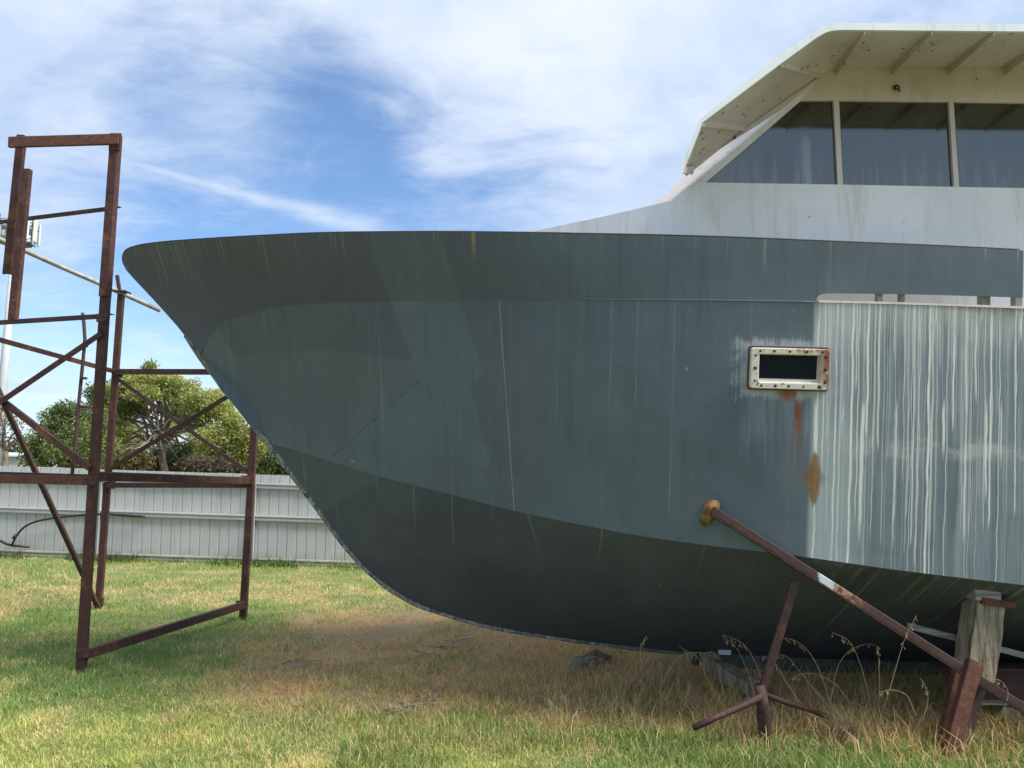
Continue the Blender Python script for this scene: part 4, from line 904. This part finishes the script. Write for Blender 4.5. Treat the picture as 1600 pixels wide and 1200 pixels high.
big_c = [cl(200, 622, TY, 36, 20), cl(240, 604, TY, 42, 20), cl(285, 612, TY, 34, 22), cl(320, 640, TY, 30, 22), cl(180, 650, TY, 24, 20), cl(160, 630, TY, 20, 20), cl(345, 640, TY, 24, 20), cl(235, 572, TY, 9, 8), cl(228, 580, TY, 8, 9), cl(215, 640, TY+1, 22, 14), cl(270, 640, TY+1.2, 26, 14), cl(305, 628, TY-1.3, 24, 16), cl(225, 615, TY-1.2, 26, 14), cl(362, 655, TY, 16, 14), cl(255, 590, TY-.4, 30, 10), cl(215, 596, TY, 30, 14), cl(175, 612, TY, 22, 16), cl(190, 668, TY+2, 22, 22), cl(300, 655, TY+.5, 22, 14), cl(335, 622, TY, 20, 14), cl(150, 690, TY+1, 26, 30), cl(200, 690, TY+2.5, 26, 26), cl(320, 680, TY+2.5, 30, 22), cl(270, 668, TY+3, 26, 14)]
tree('umbrella_tree', 'wide spreading green tree with forked trunk and bare lower branches beyond the fence', (U(257, 735, TY)[0], TY, -.2), big_c, U(255, 690, TY), .15, 5200, .115, (.15, .19, .05), (.50, .53, .17), 5, 'bark', None, 12)
TY2 = 23.5
lc = [cl(70, 690, TY2, 30, 26), cl(105, 665, TY2, 34, 28), cl(130, 690, TY2, 30, 30), cl(85, 655, TY2, 22, 18), cl(55, 705, TY2, 22, 20), cl(100, 705, TY2-.5, 30, 20), cl(110, 640, TY2, 24, 14), cl(150, 660, TY2+.5, 24, 30), cl(140, 720, TY2, 24, 18), cl(60, 725, TY2, 26, 12), cl(150, 615, TY2+.6, 16, 18), cl(165, 700, TY2+.6, 22, 24)]
tree('bushy_tree', 'dense dark green bushy tree behind the fence at the left of the tower', (U(100, 738, TY2)[0], TY2, -.2), lc, U(102, 722, TY2), .13, 4300, .11, (.075, .115, .038), (.30, .35, .12), 8, 'bark')
TY3 = 24.0
rc = [cl(345, 690, TY3, 32, 26), cl(375, 680, TY3, 26, 26), cl(330, 708, TY3, 24, 16), cl(390, 705, TY3, 20, 24), cl(360, 660, TY3, 18, 14), cl(405, 690, TY3, 14, 20), cl(370, 715, TY3, 24, 14)]
tree('acacia_tree', 'lower yellow-green tree behind the fence next to the bow', (U(368, 740, TY3)[0], TY3, -.2), rc, U(366, 728, TY3), .10, 4300, .115, (.16, .19, .045), (.48, .50, .15), 12, 'bark')
TY4 = 28.0
dc = [cl(425, 715, TY4, 26, 24), cl(448, 728, TY4, 24, 18), cl(470, 730, TY4, 24, 20), cl(405, 735, TY4, 24, 14), cl(500, 725, TY4, 30, 26), cl(430, 740, TY4, 30, 14)]
tree('dark_tree', 'dark green tree behind the fence, partly hidden by the bow', (U(440, 745, TY4)[0], TY4, -.3), dc, U(440, 738, TY4), .12, 3600, .13, (.05, .085, .03), (.17, .215, .07), 15, 'bark')
TY5 = 42.0
gc = [cl(8, 650, TY5, 20, 16), cl(25, 665, TY5, 14, 14), cl(-5, 680, TY5, 20, 16), cl(18, 692, TY5, 16, 12), cl(0, 632, TY5, 16, 10), cl(30, 685, TY5, 9, 9)]
tree('gum_tree', 'sparse brownish gum tree at the far left edge beyond the fence', (U(8, 738, TY5)[0], TY5, -.2), gc, U(9, 705, TY5), .20, 420, .16, (.085, .070, .045), (.19, .17, .11), 19, 'bark')
# understorey shrubs behind the fence
for i, (px, py, Y, wx, wz, cA, cB, lab) in enumerate((
        (205, 722, 22.0, 40, 18, (.075, .070, .026), (.17, .15, .06), 'low olive shrub behind the fence left of the forked trunk'),
        (310, 722, 22.0, 44, 16, (.060, .050, .032), (.15, .125, .08), 'low brownish shrub behind the fence right of the forked trunk'),
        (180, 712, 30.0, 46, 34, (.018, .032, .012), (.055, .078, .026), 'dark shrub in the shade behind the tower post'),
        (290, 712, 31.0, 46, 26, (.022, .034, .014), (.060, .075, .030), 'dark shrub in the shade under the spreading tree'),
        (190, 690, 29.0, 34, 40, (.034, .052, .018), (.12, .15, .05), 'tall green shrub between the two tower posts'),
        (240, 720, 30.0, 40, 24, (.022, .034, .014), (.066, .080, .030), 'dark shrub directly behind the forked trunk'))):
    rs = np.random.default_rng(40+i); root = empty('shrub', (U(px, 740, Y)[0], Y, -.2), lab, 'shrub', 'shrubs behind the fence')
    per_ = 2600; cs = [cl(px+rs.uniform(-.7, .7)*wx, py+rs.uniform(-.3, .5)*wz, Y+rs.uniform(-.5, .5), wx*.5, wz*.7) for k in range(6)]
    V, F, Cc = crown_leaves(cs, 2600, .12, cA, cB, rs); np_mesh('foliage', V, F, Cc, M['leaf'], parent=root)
    mb = MB()
    for c, r_ in cs: limb(mb, root.location, c, .05, .012, rs, 5, .05)
    mb.build('stems', M['deadwood'], root, True)
# far wood along the horizon
rs = np.random.default_rng(77); cs = []
for k in range(120):
    x = -150+k*2.6+rs.uniform(-1, 1); cs.append((np.array([x, 150+rs.uniform(-6, 6), 1.5+rs.uniform(-.5, 1.8)]), (3.4, 3, 2.6+rs.uniform(0, 1.4))))
V, F, Cc = crown_leaves(cs, 60, .9, (.030, .045, .022), (.080, .095, .045), rs); o = np_mesh('far_wood', V, F, Cc, M['leaf']); o['kind'] = 'stuff'; tag(o, 'far-off line of dark trees on the horizon', 'wood')

# ------------------------------------------------------------------ grass
def grass_main():
    x, y = sow(430000, 3.3, 14.05, 1.75); zone, straw, patch, near, n, n2, n3 = ground_col(x, y); N_ = len(x); r_ = rng.uniform(0, 1, N_)
    thin = np.where(r_ < zone*.12, False, True); bare = sst(fbm(x, y, 1.6, 77), .55, .66)*zone; thin &= rng.uniform(0, 1, N_) > bare*.6
    x, y, zone, straw, patch, near, n, n2, n3 = [a[thin] for a in (x, y, zone, straw, patch, near, n, n2, n3)]; N_ = len(x); r_ = rng.uniform(0, 1, N_); q = rng.uniform(0, 1, N_)
    c = lerp3(GREEN, LIME, np.clip(near*.65+q*.4-.1+(n2-.5)*1.3+(vn(x, y, 4.2, 19)-.5)*.7, 0, 1))
    dry = np.clip(zone*.84+straw*.62+patch*.5+.10+near*.16+(vn(x, y, 3.1, 29)-.5)*.35, 0, .95); isd = r_ < dry
    pz = fbm(x, y, 2.3, 63); dc_ = lerp3(STRAW, DRY, np.clip(zone*.8+q*.5-.25-1.6*(pz-.5), 0, 1)); dc_ = lerp3(dc_, BROWN, np.clip((q-.5)*1.2*zone, 0, 1)); c = np.where(isd[:, None], dc_, c)*rng.uniform(.72, 1.28, N_)[:, None]
    cl_ = vn(x, y, 5.5, 71); L = (.022+.030*rng.uniform(0, 1, N_)+.03*sst(cl_, .45, .85)+.02*sst(n, .45, .7))*(1+.012*y)*np.where(isd, .9, 1.0); L *= 1+.5*zone; L *= 1+.7*sst(y, 13.2, 13.9)
    lean = np.abs(rng.normal(.55, .42, N_))+zone*rng.uniform(0, .9, N_); w = (.0032+.0018*rng.uniform(0, 1, N_))*(.7+.085*y)
    o = blades('lawn_grass', x, y, L, np.clip(lean, 0, 1.5), w, c); o['kind'] = 'stuff'; tag(o, 'green and straw-coloured lawn grass covering the ground', 'grass')
    # long dead grass by and under the boat
    m_ = 70000; x = rng.uniform(-2.4, 4.6, m_); y = rng.normal(0, 1, m_)*.52+6.0+.2*np.sin(x*1.7)-.05*x; d = fbm(x, y, 1.3, 91); keep = rng.uniform(0, 1, m_) < sst(d, .30, .62)*(.25+.75*sst(x, -.6, 1.0)); x, y, d = x[keep], y[keep], d[keep]; m_ = len(x); q = rng.uniform(0, 1, m_)
    c = lerp3((.66, .42, .18), (.74, .58, .32), q); g_ = rng.uniform(0, 1, m_) < .10+.25*sst(x, 2.0, 3.4); c = np.where(g_[:, None], lerp3(GREEN, LIME, q), c)*rng.uniform(.55, 1.2, m_)[:, None]
    L = (.07+.16*rng.uniform(0, 1, m_)**1.6)*(.55+.75*sst(x, .2, 1.6)); o = blades('dead_grass', x, y, L, np.clip(np.abs(rng.normal(.5, .4, m_)), 0, 1.5), rng.uniform(.003, .006, m_), c, None, None, 1.0); o['kind'] = 'stuff'; tag(o, 'long dead brown grass under the keel', 'grass')
    m_ = 9000; x = rng.uniform(.3, 4.6, m_); y = rng.normal(5.68, .30, m_)-.05*x; keep = rng.uniform(0, 1, m_) < sst(fbm(x, y, 1.7, 95), .36, .6); x, y = x[keep], y[keep]; m_ = len(x); q = rng.uniform(0, 1, m_)
    o = blades('straw_tangle', x, y, .08+.22*rng.uniform(0, 1, m_)**1.6, np.clip(np.abs(rng.normal(.55, .45, m_)), 0, 1.5), rng.uniform(.0028, .0050, m_), lerp3((.60, .43, .20), (.74, .62, .38), q)*rng.uniform(.7, 1.1, m_)[:, None], None, None, 1.1); o['kind'] = 'stuff'; tag(o, 'tangled pale straw round the feet of the boat stands', 'grass')
    # rank green grass at the front right
    m_ = 16000; x = rng.uniform(-1.0, 4.4, m_); y = rng.normal(4.72, .28, m_); keep = rng.uniform(0, 1, m_) < sst(fbm(x, y, 1.5, 15), .3, .6); x, y = x[keep], y[keep]; m_ = len(x); q = rng.uniform(0, 1, m_)
    c = lerp3((.12, .21, .055), (.26, .34, .11), q)*rng.uniform(.7, 1.2, m_)[:, None]; dd_ = rng.uniform(0, 1, m_) < .16; c = np.where(dd_[:, None], np.array(STRAW)*.95, c)
    o = blades('long_green_grass', x, y, .06+.10*rng.uniform(0, 1, m_)**1.5, np.clip(np.abs(rng.normal(.3, .3, m_)), 0, 1.4), rng.uniform(.003, .0055, m_), c, None, None, .8); o['kind'] = 'stuff'; tag(o, 'longer green grass in front of the boat stands', 'grass')
    # weeds at the foot of the fence
    m_ = 9000; x = rng.uniform(-11, 6, m_); y = FY-.16-np.abs(rng.normal(0, .16, m_)); keep = rng.uniform(0, 1, m_) < sst(fbm(x, y*0, 1.1, 55), .42, .66); x, y = x[keep], y[keep]; m_ = len(x); q = rng.uniform(0, 1, m_)
    c = lerp3((.035, .075, .018), (.12, .15, .045), q); o = blades('fence_weeds', x, y, .06+.20*rng.uniform(0, 1, m_)**2, np.clip(np.abs(rng.normal(.3, .3, m_)), 0, 1.3), rng.uniform(.008, .016, m_), c); o['kind'] = 'stuff'; tag(o, 'strip of green weeds along the foot of the fence', 'weeds')
grass_main()
def stalks(label, specs, mat_c, seed):
    rs = np.random.default_rng(seed); base = specs[0][0]; root = empty('seeding_grass', (base[0], base[1], 0), label, 'grass plant'); mb = MB(); sd = MB()
    for pts in specs:
        P = Curve(pts).seg(0, Curve(pts).t[-1], 14); mb.tube(P, list(np.linspace(.0022, .0010, 14)), 5)
        for k in range(9):
            f = rs.uniform(.66, 1.0); p = Curve(pts).at(Curve(pts).t[-1]*f)[0]; d = np.array([rs.normal(0, .4), rs.normal(0, .3), -1.0]); d /= np.linalg.norm(d); L = rs.uniform(.012, .026); q = p+d*rs.uniform(.004, .02); sd.tube([p, q], .0007, 3); sd.tube([q, q+d*L*.5, q+d*L], [.0007, .0026, .0005], 5)
    mb.build('stalk', M['straw'], root, True); sd.build('seed_head', M['straw'], root, True)
M['straw'] = m_plain('dry_straw', (.33, .25, .13), .7, 20, .25)
def st(Y, *pp): return [U(x, y, Y) for x, y in pp]
stalks('tall arching dry seeding grass in front of the hull, left of the jack stand', [st(5.35, (1180, 1090), (1168, 1050), (1150, 1012), (1128, 992)), st(5.3, (1195, 1080), (1180, 1035), (1160, 1005), (1130, 992)), st(5.4, (1120, 1085), (1100, 1050), (1092, 1030), (1060, 1010)), st(5.4, (1005, 1045), (1000, 1020), (1006, 1000), (1010, 993)), st(5.4, (1030, 1080), (1050, 1040), (1075, 1020), (1110, 1020))], 0, 1)
stalks('tall arching dry seeding grass right of the jack stand', [st(5.2, (1300, 1110), (1285, 1060), (1265, 1020), (1240, 1000), (1222, 996)), st(5.2, (1296, 1105), (1310, 1040), (1335, 1012), (1362, 1006), (1373, 1012)), st(5.1, (1360, 1095), (1345, 1040), (1325, 1000), (1300, 988)), st(5.15, (1250, 1100), (1225, 1060), (1205, 1030), (1190, 1024)), st(5.15, (1290, 1100), (1250, 1050), (1225, 1024), (1205, 1022)), st(5.1, (1375, 1100), (1374, 1060), (1373, 1030), (1372, 1010)), st(5.2, (1330, 1100), (1300, 1065), (1262, 1052), (1232, 1062))], 0, 2)
stalks('single upright grass stalk crossing the sloping beam', [st(4.9, (1382, 1105), (1398, 1050), (1415, 995), (1432, 962))], 0, 3)
stalks('low bent dry grass stalks beside the splayed steel legs', [st(4.9, (1432, 1120), (1415, 1085), (1395, 1078), (1372, 1082)), st(4.9, (1440, 1130), (1450, 1090), (1442, 1065), (1438, 1060)), st(4.9, (1560, 1130), (1575, 1080), (1560, 1062), (1540, 1060))], 0, 4)
ts_ = empty('dry_tussock', G(1318, 1165), 'pale dead grass tussock between the jack stand and the timber prop', 'grass tussock')
m_ = 420; a_ = rng.uniform(0, 6.28, m_); c0 = G(1318, 1160); blades('leaves', c0[0]+np.cos(a_)*.05, c0[1]+np.sin(a_)*.05, rng.uniform(.14, .30, m_), np.clip(np.abs(rng.normal(.4, .35, m_)), 0, 1.3), rng.uniform(.003, .006, m_), lerp3((.24, .19, .11), (.36, .31, .21), rng.uniform(0, 1, m_)), None, ts_, 1.5)

def twigs(label, c, n, seed, L=.25):
    rs = np.random.default_rng(seed); root = empty('fallen_twigs', c, label, 'twigs')
    for k in range(n):
        p = np.array(c)+np.array([rs.normal(0, .14), rs.normal(0, .16), .02]); a_ = rs.normal(.1, .5); l = L*rs.uniform(.5, 1.3); d = np.array([math.cos(a_), math.sin(a_), rs.normal(0, .05)])
        pts = [p, p+d*l*.5+rs.normal(0, .008, 3), p+d*l]; 
        for q in pts: q[2] = max(q[2], float(gz(q[0], q[1]))+.022)
        MB().tube(pts, [.007, .006, .003], 5).build('twig', M['deadwood'] if k % 3 else M['wood'], root, True)
twigs('dark fallen twigs on the brown grass ahead of the keel', G(440, 1045), 9, 3)
twigs('small heap of pale twigs in the brown grass below the bow', G(632, 1100), 11, 5, .2)
twigs('thin twigs on the dry grass close under the keel', G(690, 1012), 8, 8, .3)

p_ = G(900, 1058); m_ = 260; blades('dry_grass_round_log', p_[0]+rng.normal(.05, .13, m_), p_[1]+rng.normal(.05, .10, m_), rng.uniform(.06, .2, m_), np.clip(np.abs(rng.normal(.5, .4, m_)), 0, 1.4), rng.uniform(.003, .006, m_), lerp3((.50, .34, .16), (.62, .52, .32), rng.uniform(0, 1, m_)), None, None, 1.2)['kind'] = 'stuff'
